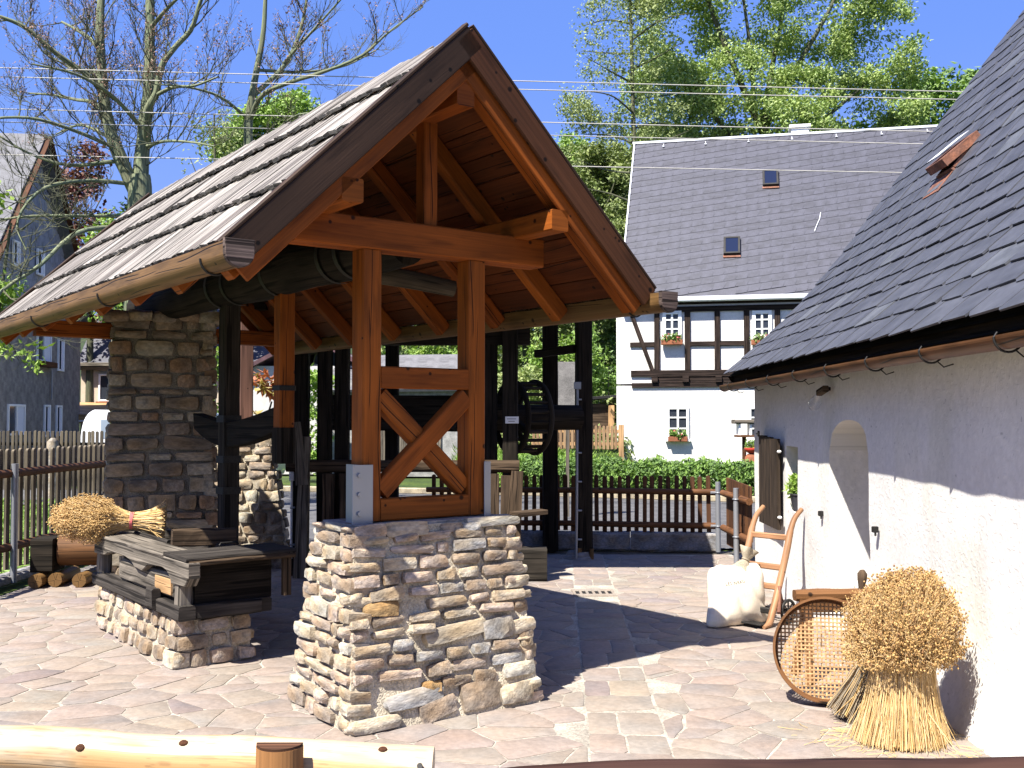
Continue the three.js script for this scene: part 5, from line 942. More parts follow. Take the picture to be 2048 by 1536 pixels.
// ---------- log fence right in front of the camera ----------
{
  const t = thing('log_fence', 'pale varnished log rail with a half round post right at the front of the picture', 'fence', V(0, 0, 0));
  const R = [], P = []; for (let i = 0; i <= 14; i++) { const k = i / 14; P.push(V(-1.75 + 1.57 * k, 0.975 - 0.078 * k + 0.004 * Math.sin(i * 1.3), -2.42)); R.push(0.053 + 0.007 * k + 0.0015 * Math.sin(i * 2.1)); }
  part('rail', tube(P, R, 28, { wob: 0.02 }), m.rail, t);
  const kn = (x, a) => { const k = Math.round((x + 1.75) / 1.57 * 14), c = P[k], q = part('knot', new THREE.SphereGeometry(0.009, 10, 6).scale(1.2, 0.5, 1), m.verge, t); q.position.copy(c).add(V(0, Math.cos(a) * R[k], Math.sin(a) * R[k])); q.rotation.x = a; };
  kn(-0.75, 0.5); kn(-0.3, 0.35); kn(-1.3, 0.8); kn(-1.0, 1.0);
  part('bolt', new THREE.CylinderGeometry(0.007, 0.007, 0.006, 8), m.iron, t).position.set(-0.205, 0.93, -2.364); t.children[t.children.length - 1].rotation.x = 1.0;
  const g = new THREE.CylinderGeometry(0.052, 0.055, 0.98, 20, 1, false, -Math.PI / 2, Math.PI).translate(-0.514, 0.49, -2.352);
  part('post', boxUV(g, 'y'), wood([0.46, 0.26, 0.11]), t); part('post_top', (() => { const s = new THREE.Shape(); s.absarc(0, 0, 0.051, 0, Math.PI, false); return boxUV(new THREE.ExtrudeGeometry(s, { depth: 0.006, bevelEnabled: false }).rotateX(Math.PI / 2).translate(-0.514, 0.986, -2.352)); })(), oldw([0.2, 0.1, 0.06]), t);
  t.children[t.children.length - 1].material.side = THREE.DoubleSide;
}
{
  const t = thing('dark_rail', 'dark stained log rail along the bottom right edge of the picture', 'rail', V(0, 0, 0));
  const P = [], R = []; for (let i = 0; i <= 16; i++) { const k = i / 16; P.push(V(-0.09 + 1.7 * k, 0.853 + 0.012 * k + 0.002 * Math.sin(i * 1.7), -2.45)); R.push(0.058 * Math.min(1, 0.62 + i * 0.14)); }
  part('log', tube(P, R, 24, { wob: 0.03 }), m.railDark, t);
}
// ---------- vegetation ----------
function leafMat(c, tr = 0.4) { return M(c, { rough: 0.75, transmission: tr, thickness: 0 }); }
const LEAF = { poplar: [leafMat([0.31, 0.41, 0.085]), leafMat([0.42, 0.52, 0.18]), leafMat([0.22, 0.33, 0.06])], pale: [leafMat([0.32, 0.38, 0.12]), leafMat([0.24, 0.31, 0.08])], dark: [leafMat([0.1, 0.2, 0.028]), leafMat([0.15, 0.26, 0.035])], bright: [leafMat([0.23, 0.38, 0.035]), leafMat([0.17, 0.30, 0.026]), leafMat([0.29, 0.43, 0.055])], mixed: [leafMat([0.2, 0.27, 0.055]), leafMat([0.28, 0.34, 0.09]), leafMat([0.14, 0.2, 0.04])], red: [leafMat([0.12, 0.028, 0.02]), leafMat([0.19, 0.07, 0.025])], lime: [leafMat([0.28, 0.42, 0.04]), leafMat([0.2, 0.33, 0.03])], hedge: [leafMat([0.13, 0.25, 0.022]), leafMat([0.19, 0.33, 0.04]), leafMat([0.08, 0.17, 0.016])], conifer: [leafMat([0.03, 0.06, 0.025], 0.1), leafMat([0.045, 0.08, 0.03], 0.1)], bud: [leafMat([0.26, 0.15, 0.10], 0.2)] };
function clusterGeo(n, spread, size, s, aspect = 0.6) {
  const r = rng(s), pos = [], uv = [];
  for (let i = 0; i < n; i++) {
    const c = V(r() - 0.5, r() - 0.5, r() - 0.5).multiplyScalar(spread * 2 * Math.cbrt(r())), a = V(r() - 0.5, r() - 0.6, r() - 0.5).normalize(), b = a.clone().cross(V(r() - 0.5, r() + 0.2, r() - 0.5)).normalize(), w = size * aspect * 0.5 * rr(r, 0.7, 1.2), l = size * rr(r, 0.7, 1.2), nn = a.clone().cross(b).multiplyScalar(w * 0.35);
    const p0 = c, p1 = c.clone().addScaledVector(a, l * 0.45).addScaledVector(b, w).add(nn), p2 = c.clone().addScaledVector(a, l), p3 = c.clone().addScaledVector(a, l * 0.45).addScaledVector(b, -w).add(nn);
    for (const q of [p0, p1, p2, p0, p2, p3]) pos.push(q.x, q.y, q.z), uv.push(0, 0);
  }
  return geoFrom(pos, uv);
}
// crown of leaf clusters in ellipsoids [x, y, z, rx, ry, rz, n], thinned by noise so that clumps and gaps show
function crown(t, blobsL, { mats, leaf = 0.16, spread = 0.22, per = 6, sd = 1, gate = 0.5, freq = 0.9, shell = 0.45, name = 'crown' }) {
  const r = rng(sd), bins = mats.map(() => []);
  for (const [x, y, z, rx, ry, rz, n] of blobsL) {
    let got = 0, tries = 0; const off = r() * 50;
    while (got < n && tries < n * 12) {
      tries++; const d = V(r() - 0.5, r() - 0.5, r() - 0.5).normalize(), q = Math.pow(shell + (1 - shell) * r(), 0.6) * (0.8 + 0.4 * n3(d.x * 2 + off, d.y * 2, d.z * 2)), p = V(x + d.x * rx * q, y + d.y * ry * q, z + d.z * rz * q);
      if (n3(p.x * freq + off, p.y * freq * 1.3, p.z * freq) < gate + (r() - 0.5) * 0.06) continue;
      bins[Math.floor(r() * mats.length)].push(p); got++;
    }
  }
  const mt = new THREE.Matrix4(), qq = new THREE.Quaternion(), e = new THREE.Euler();
  bins.forEach((b, k) => {
    if (!b.length) return;
    const im = flags(new THREE.InstancedMesh(clusterGeo(per, spread, leaf, sd * 7 + k), mats[k], b.length)); im.name = name; if (k) stuff(im); else stuff(im);
    b.forEach((p, i) => { e.set(r() * 0.8 - 0.4, r() * 6.28, r() * 0.8 - 0.4); qq.setFromEuler(e); const s = rr(r, 0.75, 1.3); mt.compose(p, qq, V(s, s, s)); im.setMatrixAt(i, mt); });
    t.add(im);
  });
}
function limbs(list, sides = 7, wob = 0.12) { return merge(list.map(([pts, r0, r1], i) => { const p = smoothPath(pts.map((q) => V(...q)), Math.max(4, pts.length * 3)); return tube(p, p.map((_, k) => r0 + (r1 - r0) * k / (p.length - 1)), sides, { caps: false, wob, seedv: i + 3 }); })); }
// twigs that branch off limbs
function twigs(list, r, { every, len, ang = 0.9, depth = 2, rad = 0.02, up = 0.25, flat = 0.8 }) {
  const out = [], tips = [];
  const grow = (p, d, L, q, k) => {
    const n = 4, pts = [p.clone()]; let v = d.clone(), c = p.clone();
    for (let i = 0; i < n; i++) { v.add(V((r() - 0.5) * 0.5, (r() - 0.5) * 0.45 + up * 0.35, (r() - 0.5) * 0.5)).normalize(); c = c.clone().addScaledVector(v, L / n); pts.push(c); }
    out.push(tube(pts, pts.map((_, i) => q * (1 - 0.7 * i / n)), q > 0.012 ? 5 : 3, { caps: false }));
    if (k > 0) for (let i = 1; i <= n; i++) for (let j = 0; j < (r() < 0.25 ? 2 : 1); j++) { const w = v.clone().add(V((r() - 0.5) * 2, (r() - 0.5) * 1.5 + up, (r() - 0.5) * 2 * flat).multiplyScalar(ang)).normalize(); grow(pts[i], w, L * rr(r, 0.4, 0.72), q * 0.58, k - 1); }
    else tips.push(c);
  };
  for (const [pts, r0, r1] of list) {
    const cv = new THREE.CatmullRomCurve3(pts.map((q) => V(...q))), L = cv.getLength(), n = Math.floor(L / every);
    for (let i = 1; i <= n; i++) { const u = i / n * 0.98, p = cv.getPoint(u), d = cv.getTangent(u), rad0 = r0 + (r1 - r0) * u; const w = d.clone().multiplyScalar(0.6).add(V((r() - 0.5) * 2, (r() - 0.5) * 1.4 + up, (r() - 0.5) * 2 * flat).multiplyScalar(ang)).normalize(); grow(p, w, len * rr(r, 0.6, 1.2), Math.min(rad, rad0 * 0.6), depth); }
  }
  return [out, tips];
}
function bareTree(label, pos, list, sd, tw) {
  const t = thing('bare_tree', label, 'tree', pos), r = rng(sd); part('trunk', limbs(list.slice(0, 1), 14, 0.06), m.bark, t); if (list.length > 1) part('limbs', limbs(list.slice(1), 9), m.bark, t);
  const [g, tips] = twigs(list.slice(1), r, tw); stuff(part('twigs', merge(g), m.barkDark, t));
  const im = flags(new THREE.InstancedMesh(clusterGeo(4, 0.03, 0.042, sd), LEAF.bud[0], Math.floor(tips.length * 0.55))); im.name = 'buds'; stuff(im); const mt = new THREE.Matrix4(); tips.slice(0, im.count).forEach((p, i) => { const s = rr(r, 0.5, 1.3); mt.makeRotationY(r() * 6).scale(V(s, s, s)).setPosition(p); im.setMatrixAt(i, mt); }); t.add(im); return t;
}
// big bare tree on the left, coordinates in metres from its foot
bareTree('big bare grey tree with two main stems rising behind the left roof slope', V(-6.8, 0, -19), [
  [[[0, -0.1, 0], [0.0, 2.2, 0], [0.0, 4.6, 0], [0.02, 5.9, 0], [0.0, 6.15, 0]], 0.26, 0.20],
  [[[-0.03, 5.8, 0], [-0.33, 6.5, 0.1], [-0.45, 6.86, 0.15], [-0.58, 7.5, 0.2], [-0.62, 7.95, 0.2], [-0.67, 8.76, 0.2], [-0.68, 9.8, 0.1]], 0.135, 0.065],
  [[[0.0, 5.7, 0], [0.02, 6.6, -0.1], [0.07, 7.22, -0.1], [0.14, 7.95, -0.1], [0.13, 8.76, -0.1], [0.13, 9.9, -0.1]], 0.15, 0.075],
  [[[0.1, 6.77, -0.1], [0.25, 7.27, 0.3], [0.43, 7.54, 0.4], [0.57, 8.03, 0.5], [0.8, 8.35, 0.5], [1.1, 8.62, 0.6], [1.29, 9.08, 0.7], [1.42, 9.5, 0.7]], 0.075, 0.03],
  [[[0.45, 7.52, 0.4], [0.88, 7.53, 0.8], [1.34, 7.46, 1.1], [1.8, 7.55, 1.3]], 0.038, 0.014],
  [[[-0.57, 7.45, 0.2], [-0.7, 7.77, 0.3], [-1.2, 8.13, 0.8], [-1.65, 8.5, 1.1], [-2.1, 8.63, 1.3], [-2.75, 8.75, 1.5]], 0.06, 0.022],
  [[[-0.66, 8.4, 0.2], [-1.02, 8.76, -0.2], [-1.38, 9.03, -0.5], [-1.8, 9.3, -0.8]], 0.05, 0.022],
  [[[-0.5, 7.1, 0.15], [-0.95, 7.58, -0.3], [-1.48, 7.77, -0.7], [-2.03, 7.95, -1.0], [-2.6, 8.05, -1.2]], 0.045, 0.016],
  [[[0.13, 8.9, -0.1], [0.43, 9.03, 0.2], [0.8, 9.2, 0.5], [1.06, 9.35, 0.6]], 0.045, 0.02],
  [[[0.05, 7.0, -0.1], [-0.3, 7.45, 0.5], [-0.7, 7.65, 1.1], [-1.3, 7.7, 1.5]], 0.045, 0.015],
  [[[-0.33, 6.6, 0.1], [-0.85, 6.77, 0.7], [-1.4, 6.86, 1.2], [-1.95, 6.77, 1.5], [-2.5, 6.6, 1.7]], 0.04, 0.014],
  [[[-0.42, 6.75, 0.1], [-1.0, 7.13, -0.5], [-1.57, 7.36, -1.0], [-2.1, 7.27, -1.3]], 0.04, 0.014],
  [[[0.15, 6.7, 0], [0.7, 6.6, 0.7], [1.3, 6.45, 1.2], [1.8, 6.3, 1.5]], 0.035, 0.012],
  [[[-0.1, 6.0, 0], [-0.7, 5.9, 0.7], [-1.2, 5.6, 1.3], [-1.45, 5.0, 1.6], [-1.2, 4.5, 1.8]], 0.04, 0.014],
  [[[-0.1, 5.2, 0], [-0.6, 4.9, 1.2], [-0.9, 4.2, 2.0], [-1.3, 3.6, 2.6], [-1.05, 3.0, 2.9], [-1.3, 2.5, 3.0]], 0.045, 0.013],
  [[[0.0, 5.4, 0], [-0.9, 5.3, 0.6], [-1.7, 5.2, 1.0], [-2.3, 5.0, 1.3]], 0.035, 0.012],
  [[[-0.6, 7.7, 0.2], [-1.1, 8.3, -0.6], [-1.7, 8.5, -1.2], [-2.5, 9.0, -1.5]], 0.04, 0.014],
  [[[-0.35, 6.4, 0.1], [-1.2, 6.3, 0.2], [-1.9, 6.5, 0.3], [-2.7, 7.0, 0.4]], 0.04, 0.014],
], 5, { every: 0.28, len: 0.88, depth: 2, rad: 0.016 });
bareTree('slender bare tree with a long side branch right of the big bare tree', V(-4.82, 0, -19), [
  [[[0.03, -0.1, 0], [0.02, 3, 0], [0.03, 6.3, 0], [0, 6.95, 0], [0.03, 7.36, 0], [0.12, 7.95, 0], [0.26, 8.76, 0], [0.3, 9.5, 0]], 0.12, 0.035],
  [[[0.03, 7.18, 0], [0.34, 7.5, 0.4], [0.98, 7.63, 0.8], [1.52, 7.72, 1.0], [2.25, 7.95, 1.2], [2.7, 8.3, 1.3], [3.3, 8.76, 1.3]], 0.05, 0.012],
  [[[0.06, 7.6, 0], [0.57, 8.2, -0.2], [0.75, 8.58, -0.3], [0.89, 9.1, -0.4], [0.98, 9.6, -0.4]], 0.05, 0.026],
  [[[0.0, 7.2, 0], [-0.38, 7.45, 0.5], [-0.84, 7.5, 0.9], [-1.3, 7.45, 1.2]], 0.032, 0.012],
  [[[0.15, 8.1, 0], [0.9, 8.3, -0.7], [1.6, 8.6, -1.2], [2.2, 9.0, -1.4]], 0.032, 0.012],
  [[[0.6, 8.3, -0.2], [1.3, 8.8, 0.3], [1.9, 9.3, 0.6]], 0.03, 0.012],
  [[[0.02, 6.7, 0], [0.6, 6.7, 0.8], [1.2, 6.9, 1.3], [1.7, 6.8, 1.6]], 0.028, 0.01],
], 6, { every: 0.3, len: 0.72, depth: 2, rad: 0.015 });

function leafTree(name, label, pos, trunkList, blobsL, opt, bark = m.barkDark, cat = 'tree', group) { const t = thing(name, label, cat, pos, 0, group); if (trunkList.length) part('trunk', limbs(trunkList), bark, t); crown(t, blobsL, opt); return t; }
leafTree('poplar_tree', 'big spreading pale green poplar behind the half timbered house', V(10.2, 0, -42), [
  [[[0.1, 0, 0], [0.15, 5, 0], [0.1, 9, 0], [0, 14.2, 0]], 0.42, 0.2], [[[0.05, 13, 0], [-1.2, 15.4, 0.6], [-2.4, 18.4, 0.8], [-3.0, 21, 0.6]], 0.16, 0.05], [[[0, 14, 0], [0.5, 16.5, -0.4], [0.9, 18.5, -0.5], [0.8, 21, -0.4]], 0.14, 0.04],
  [[[0, 13.4, 0], [1.4, 16.2, 0.8], [2.4, 18, 1.0], [3.2, 20, 1.0]], 0.13, 0.04], [[[-0.4, 14.3, 0], [-0.7, 17, 0.4], [-1.3, 21, 0.5]], 0.1, 0.04], [[[0.1, 11.5, 0], [-2.4, 14, 0.8], [-3.8, 16, 1.2]], 0.13, 0.04], [[[0.1, 12, 0], [2.6, 14, 0.6], [4.4, 15.5, 0.8]], 0.12, 0.04]],
  [[-3.2, 17.5, 0.5, 2.1, 2.6, 2.0, 620], [-0.9, 18.6, 0.2, 2.4, 2.6, 2.2, 640], [2.0, 18.2, 0.2, 2.3, 2.6, 2.2, 660], [4.6, 16.6, 0, 1.9, 2.6, 2.0, 620], [-4.0, 14.2, 0.8, 2.0, 1.9, 1.8, 760], [3.9, 13.6, 0.8, 2.3, 1.9, 1.8, 860], [0, 12.6, 1.2, 3.2, 2.0, 1.6, 1300], [1.2, 14.6, 0.6, 1.6, 1.4, 1.3, 380], [-2.2, 13.4, 0.6, 2.0, 1.3, 1.4, 460], [-1.2, 15.2, 0.8, 1.6, 1.5, 1.4, 260], [5.2, 18.8, 0, 1.3, 1.6, 1.3, 260]],
  { mats: LEAF.poplar, leaf: 0.15, spread: 0.28, per: 13, sd: 21, gate: 0.49 }, m.barkDark);
leafTree('alder_tree', 'slender sparse tree with a thin straight trunk left of the poplar', V(4.45, 0, -38), [
  [[[0.05, 0, 0], [0.05, 8, 0], [0, 12, 0], [-0.1, 16.5, 0], [-0.15, 19, 0]], 0.13, 0.04], ...[...Array(16)].map((_, i) => { const y = 9.6 + i * 0.55, s = i % 2 ? 1 : -1, a = i * 2.4; return [[[0, y, 0], [s * 0.9, y + 0.35, Math.sin(a)], [s * 1.8, y + 0.55 + 0.3 * Math.sin(a * 3), 1.6 * Math.sin(a)]], 0.045, 0.012]; })],
  [[-0.3, 15.8, 0, 1.9, 2.6, 1.8, 420], [0.2, 18, 0, 1.5, 2.0, 1.5, 300], [-1.2, 13.2, 0.3, 1.6, 1.5, 1.4, 220], [1.0, 12.6, 0.2, 1.4, 1.6, 1.4, 170]],
  { mats: LEAF.pale, leaf: 0.12, spread: 0.26, per: 12, sd: 22, gate: 0.48, shell: 0.2 });
leafTree('maple_tree', 'dense dark green tree at the right next to the slate roof', V(19.2, 0, -46), [[[[0, 0, 0], [0, 12, 0]], 0.35, 0.2]], [[0, 15.4, 0, 2.0, 2.4, 2.0, 900], [-1.6, 13.6, 0.6, 1.8, 1.8, 1.6, 560], [1.5, 14, 0.6, 1.6, 1.9, 1.6, 520], [-3.6, 13.0, 0.2, 2.0, 1.7, 1.6, 480], [0, 11.6, 1, 3.2, 1.6, 1.6, 500]], { mats: LEAF.dark.concat(LEAF.bright[1]), leaf: 0.26, spread: 0.28, per: 7, sd: 23, gate: 0.46 });
const HB = [[1.6, 12.6, -47, 1.9, 1.8, 'bright', 'bright green tree showing above the right roof edge'], [3.0, 11.2, -44, 2.4, 2.2, 'mixed', 'olive green tree half hidden behind the right roof edge'], [5.6, 9.4, -46, 2.6, 2.4, 'mixed', 'dull green tree left of the half timbered house roof'], [3.6, 7.2, -43, 2.3, 2.6, 'mixed', 'shaded bushy tree beside the left end of the slate ridge'], [5.0, 5.0, -44, 2.4, 2.8, 'dark', 'dark bushy tree low beside the half timbered house'], [8.4, 10.2, -50, 3.6, 2.6, 'bright', 'bright green trees behind the slate ridge'], [14.2, 11.2, -52, 4.0, 2.6, 'dark', 'dark green tree behind the right part of the slate ridge'], [-9.0, 12.4, -40, 1.9, 1.7, 'bright', 'bright green tree showing over the left shingle slope'], [0.5, 8, -48, 3.0, 3.2, 'mixed', 'green tree hidden mostly by the shelter roof']];
HB.forEach(([x, y, z, rx, ry, k, label], i) => leafTree('broadleaf_tree', label, V(x, 0, z), [[[[0, 0, 0], [0.1, y * 0.5, 0], [0, y, 0]], 0.2, 0.07], [[[0, y * 0.7, 0], [rx * 0.6, y + ry * 0.4, 0.4]], 0.07, 0.02], [[[0, y * 0.75, 0], [-rx * 0.6, y + ry * 0.3, -0.3]], 0.07, 0.02]], [[0, y, 0, rx, ry, rx * 0.85, 1000], [rx * 0.45, y + ry * 0.5, 0.3, rx * 0.6, ry * 0.6, rx * 0.6, 420], [-rx * 0.5, y - ry * 0.35, 0.5, rx * 0.7, ry * 0.6, rx * 0.6, 460]], { mats: LEAF[k], leaf: 0.16, spread: 0.3, per: 12, sd: 40 + i, gate: 0.48 }));
leafTree('birch_tree', 'pale thin budding tree between the bare tree and the shingle roof', V(-10.6, 0, -37), [[[[0, 0, 0], [0.1, 8, 0], [0, 12.6, 0]], 0.1, 0.03], [[[0, 8.5, 0], [0.9, 10.5, 0.2]], 0.04, 0.012], [[[0, 9, 0], [-0.8, 11, 0.2]], 0.04, 0.012]], [[0, 11, 0, 1.3, 1.9, 1.2, 200], [0.3, 9.4, 0, 1.5, 1.2, 1.2, 130]], { mats: LEAF.pale, leaf: 0.14, spread: 0.22, per: 5, sd: 60, gate: 0.5, shell: 0.1 });
leafTree('red_maple', 'dark red leaved tree behind the grey house on the left', V(-14.7, 0, -36.5), [[[[0, 0, 0], [0, 8, 0]], 0.16, 0.08]], [[-0.3, 9.0, 0, 1.2, 1.9, 1.2, 460], [0.6, 7.4, 0.4, 1.3, 1.7, 1.2, 420], [-0.2, 10.6, 0, 0.7, 0.9, 0.7, 140], [0.4, 5.8, 0.5, 1.4, 1.3, 1, 300]], { mats: LEAF.red, leaf: 0.17, spread: 0.2, per: 6, sd: 61, gate: 0.46 });
leafTree('conifer', 'dark fir top behind the bare tree trunk', V(-12.6, 0, -36), [[[[0, 0, 0], [0, 9.5, 0]], 0.15, 0.03]], [[0, 8.4, 0, 0.8, 1.2, 0.8, 260], [0.2, 6.6, 0, 1.5, 1.3, 1.4, 380], [1.2, 7.2, 0, 1.2, 1.0, 1.0, 240], [2.6, 7.0, 0, 1.2, 1.0, 1.0, 220]], { mats: LEAF.conifer, leaf: 0.2, spread: 0.2, per: 7, sd: 62, gate: 0.45 });
leafTree('shrub', 'light green shrub at the foot of the bare tree above the shingle roof', V(-8.0, 0, -21), [[[[0, 0, 0], [0, 4, 0]], 0.06, 0.03]], [[0, 5.2, 0, 0.55, 0.8, 0.6, 200], [0.1, 4.2, 0, 0.8, 0.7, 0.6, 150]], { mats: LEAF.bright, leaf: 0.11, spread: 0.13, per: 6, sd: 63, gate: 0.47 }, m.barkDark, 'shrub');
leafTree('shrub', 'lime green leafy bush reaching in at the left edge of the picture', V(-8.9, 0, -17.5), [[[[0, 0, 0], [0.2, 2.5, 0], [0.5, 5, 0]], 0.06, 0.02]], [[0.1, 5.0, 0, 0.7, 0.7, 0.5, 130], [0.25, 4.2, 0.1, 0.6, 0.6, 0.5, 110], [0.0, 3.4, 0, 0.6, 0.8, 0.5, 130], [0.7, 2.7, 0.2, 0.5, 0.25, 0.3, 24]], { mats: LEAF.lime, leaf: 0.12, spread: 0.13, per: 5, sd: 64, gate: 0.5 }, m.barkDark, 'shrub');
const SB = [[-2.7, 4.4, -35.5, 2.2, 1.3, 'bright', 'bright green bush over the grey shed roof seen below the gutter'], [1.6, 2.6, -33, 1.6, 2.0, 'bright', 'leafy green bush between the black posts'], [2.9, 3.3, -31.5, 1.0, 2.2, 'hedge', 'tall green bush against the left corner of the half timbered house'], [0.4, 2.0, -32, 1.2, 1.5, 'pale', 'pale green birch bush seen beside the cog wheel'], [2.6, 1.5, -28.4, 0.7, 0.9, 'mixed', 'small shady bush by the far tan fence'], [-8.2, 3.0, -26, 1.0, 0.7, 'bright', 'green bush seen between the stone pillar and the orange beam'], [-5.8, 2.4, -30, 0.8, 0.8, 'bright', 'green bush glimpsed behind the mill frame']];
SB.forEach(([x, y, z, rx, ry, k, label], i) => leafTree('bush', label, V(x, 0, z), [[[[0, 0, 0], [0, y, 0]], 0.05, 0.02]], [[0, y, 0, rx, ry, 0.8, Math.round(420 * rx)], [0, y * 0.5, 0.3, rx, y * 0.5, 0.6, Math.round(260 * rx)]], { mats: LEAF[k], leaf: 0.15, spread: 0.16, per: 6, sd: 80 + i, gate: 0.44 }, k === 'pale' ? m.birch : m.barkDark, 'bush'));
leafTree('shrub', 'orange red leaved shrub seen between the pillar and the hanging beam', V(-3.55, 0, -14.2), [[[[0, 0, 0], [0.1, 1.2, 0], [0.3, 1.95, 0]], 0.03, 0.012]], [[0.1, 2.0, 0, 0.3, 0.35, 0.25, 26], [-0.1, 1.5, 0, 0.3, 0.4, 0.25, 24]], { mats: [leafMat([0.42, 0.13, 0.03]), leafMat([0.36, 0.28, 0.05])], leaf: 0.12, spread: 0.1, per: 5, sd: 95, gate: 0.4 }, m.barkDark, 'shrub');
{ // wooded slope behind everything
  const t = thing('far_wood', 'mass of green trees on the slope behind the half timbered house', 'trees', V(0, 0, 0)); t.userData.kind = 'stuff'; const B = [], r = rng(321);
  for (let i = 0; i < 26; i++) { const x = -6 + i * 1.45; B.push([x, (x > 8 && x < 25 ? rr(r, 13.5, 16.5) : rr(r, 11.5, 14.5)), -60 - r() * 6, rr(r, 2.4, 3.4), rr(r, 4, 5.4), 2.4, 560], [x + 0.7, 6.5, -57, 2.6, 4.6, 2, 320]); }
  crown(t, B, { mats: [...LEAF.mixed, LEAF.bright[1]], leaf: 0.34, spread: 0.4, per: 7, sd: 322, gate: 0.42, freq: 0.5, name: 'foliage' });
}
{ // clipped hedge
  const t = thing('hedge', 'bright green clipped hedge along the road in front of the half timbered house', 'hedge', V(0, 0, 0)), B = [];
  const a = [0.0, -24.75], b = [5.6, -22.35];
  for (let i = 0; i < 22; i++) { const k = (i + 0.5) / 22, x = a[0] + (b[0] - a[0]) * k, z = a[1] + (b[1] - a[1]) * k; B.push([x, 0.42 + 0.04 * Math.sin(i * 1.7), z, 0.32, 0.42, 0.42, 330]); }
  crown(t, B, { mats: LEAF.hedge, leaf: 0.085, spread: 0.07, per: 6, sd: 99, gate: 0.36, freq: 3, shell: 0.6, name: 'foliage' });
  part('stems', merge([...Array(20)].map((_, i) => { const k = (i + 0.5) / 20; return tube([V(a[0] + (b[0] - a[0]) * k, 0, a[1] + (b[1] - a[1]) * k), V(a[0] + (b[0] - a[0]) * k, 0.6, a[1] + (b[1] - a[1]) * k)], 0.03, 5); })), m.barkDark, t);
}
structure('lawn', (() => { const g = new THREE.BufferGeometry(); const p = [[-1.5, 0.0, -25.3], [2.6, 0.0, -24.2], [2.7, 1.0, -26.3], [-1.5, 0.85, -29]]; const o = []; for (const i of [0, 1, 2, 0, 2, 3]) o.push(...p[i]); g.setAttribute('position', new THREE.Float32BufferAttribute(o, 3)); return boxUV(g); })(), m.grass);
{ // meadow grass behind the left fence and by the hedge
  const r = rng(123), n = 9000, im = flags(new THREE.InstancedMesh(clusterGeo(4, 0.04, 0.16, 5, 0.14), LEAF.bright[0], n)), mt = new THREE.Matrix4();
  for (let i = 0; i < n; i++) { let x, y, z; if (i < 6000) { x = rr(r, -14, -5.5); z = rr(r, -21, -11); y = -0.03; } else { const k = r(), q = r(); x = -1.4 + 4.0 * q; z = -24.8 - 2 * k + 0.35 * q; y = 0.02 + 0.85 * k; } const s = rr(r, 0.7, 1.7); mt.makeRotationY(r() * 6.28).scale(V(s, s, s)).setPosition(x, y, z); im.setMatrixAt(i, mt); }
  im.name = numbered('grass_tufts'); stuff(im); scene.add(im); im.userData.label = 'short green meadow grass behind the fences'; im.userData.category = 'grass';
}
// flower boxes, pots, bird house
function flowers(t, w, y, z, sd, red = true) { crown(t, [[0, y, z, w / 2, 0.1, 0.09, Math.round(60 * w / 0.5)]], { mats: [LEAF.hedge[0], LEAF.hedge[1]], leaf: 0.07, spread: 0.05, per: 5, sd, gate: 0.3, freq: 4, name: 'leaves' }); crown(t, [[0, y + 0.05, z + 0.04, w / 2, 0.1, 0.1, Math.round(14 * w / 0.5)]], { mats: [leafMat([0.7, 0.12, 0.14], 0.2), leafMat([0.8, 0.68, 0.12], 0.2), leafMat([0.8, 0.6, 0.6], 0.2)], leaf: 0.05, spread: 0.03, per: 4, sd: sd + 1, gate: 0.3, freq: 5, name: 'blossoms' }); }
{ const c = Math.cos(0.2187), s = Math.sin(0.2187), F = (x, y, o) => V(2.79 + x * c - o * s, y, -28 + x * s + o * c);
  [[1.48, 3.74, 0.56, 'terracotta flower box under the left upper window of the half timbered house'], [3.79, 3.70, 0.56, 'flower box under the right upper window of the half timbered house'], [1.62, 1.2, 0.5, 'flower box on the sill of the left ground floor window']].forEach(([x, y, w, label], i) => { const t = thing('flower_box', label, 'flower box', F(x, y, 0.14), -0.2187, 'flower boxes of the half timbered house'); delete t.userData.group; part('trough', box(0, 0, 0, w, 0.13, 0.14, { ch: 0.01 }), m.terracotta, t); flowers(t, w, 0.12, 0, 300 + i * 5); });
  const bh = thing('bird_house', 'rustic bird table with a roof on a post beside the cottage corner', 'bird house', V(5.5, 0, -24.9)); part('post', tube([V(0, 0, 0), V(0, 1.3, 0)], 0.05, 8), m.verge, bh); part('tray', box(0, 1.32, 0, 0.4, 0.05, 0.36), m.fenceWarm, bh); part('roof', merge([beam(V(-0.26, 1.66, 0), V(0.26, 1.66, 0), 0.42, 0.1, { ch: 0.03 })]), m.greyWood, bh); for (const x of [-0.13, 0.13]) part('side', box(x, 1.47, 0, 0.05, 0.28, 0.28), m.white, bh);
  const fp = thing('flower_pot', 'red bowl of flowers on a terracotta jar beside the bird table', 'pot', V(5.55, 0, -24.3)); part('jar', new THREE.LatheGeometry([[0.1, 0], [0.17, 0.2], [0.2, 0.55], [0.16, 0.85], [0.1, 0.92]].map((q) => new THREE.Vector2(...q)), 18), m.terracotta, fp); part('bowl', new THREE.LatheGeometry([[0.06, 0.92], [0.16, 0.98], [0.18, 1.06], [0.15, 1.05], [0.02, 0.96]].map((q) => new THREE.Vector2(...q)), 18), m.red, fp); flowers(fp, 0.3, 1.12, 0, 340);
}
{ const t = scene.children.find((o) => o.name === 'planter'); crown(t, [[-0.01, 0.215, 0, 0.085, 0.085, 0.13, 80]], { mats: [LEAF.bright[0], LEAF.bright[2]], leaf: 0.05, spread: 0.035, per: 6, sd: 351, gate: 0.3, freq: 6, name: 'leaves' }); }

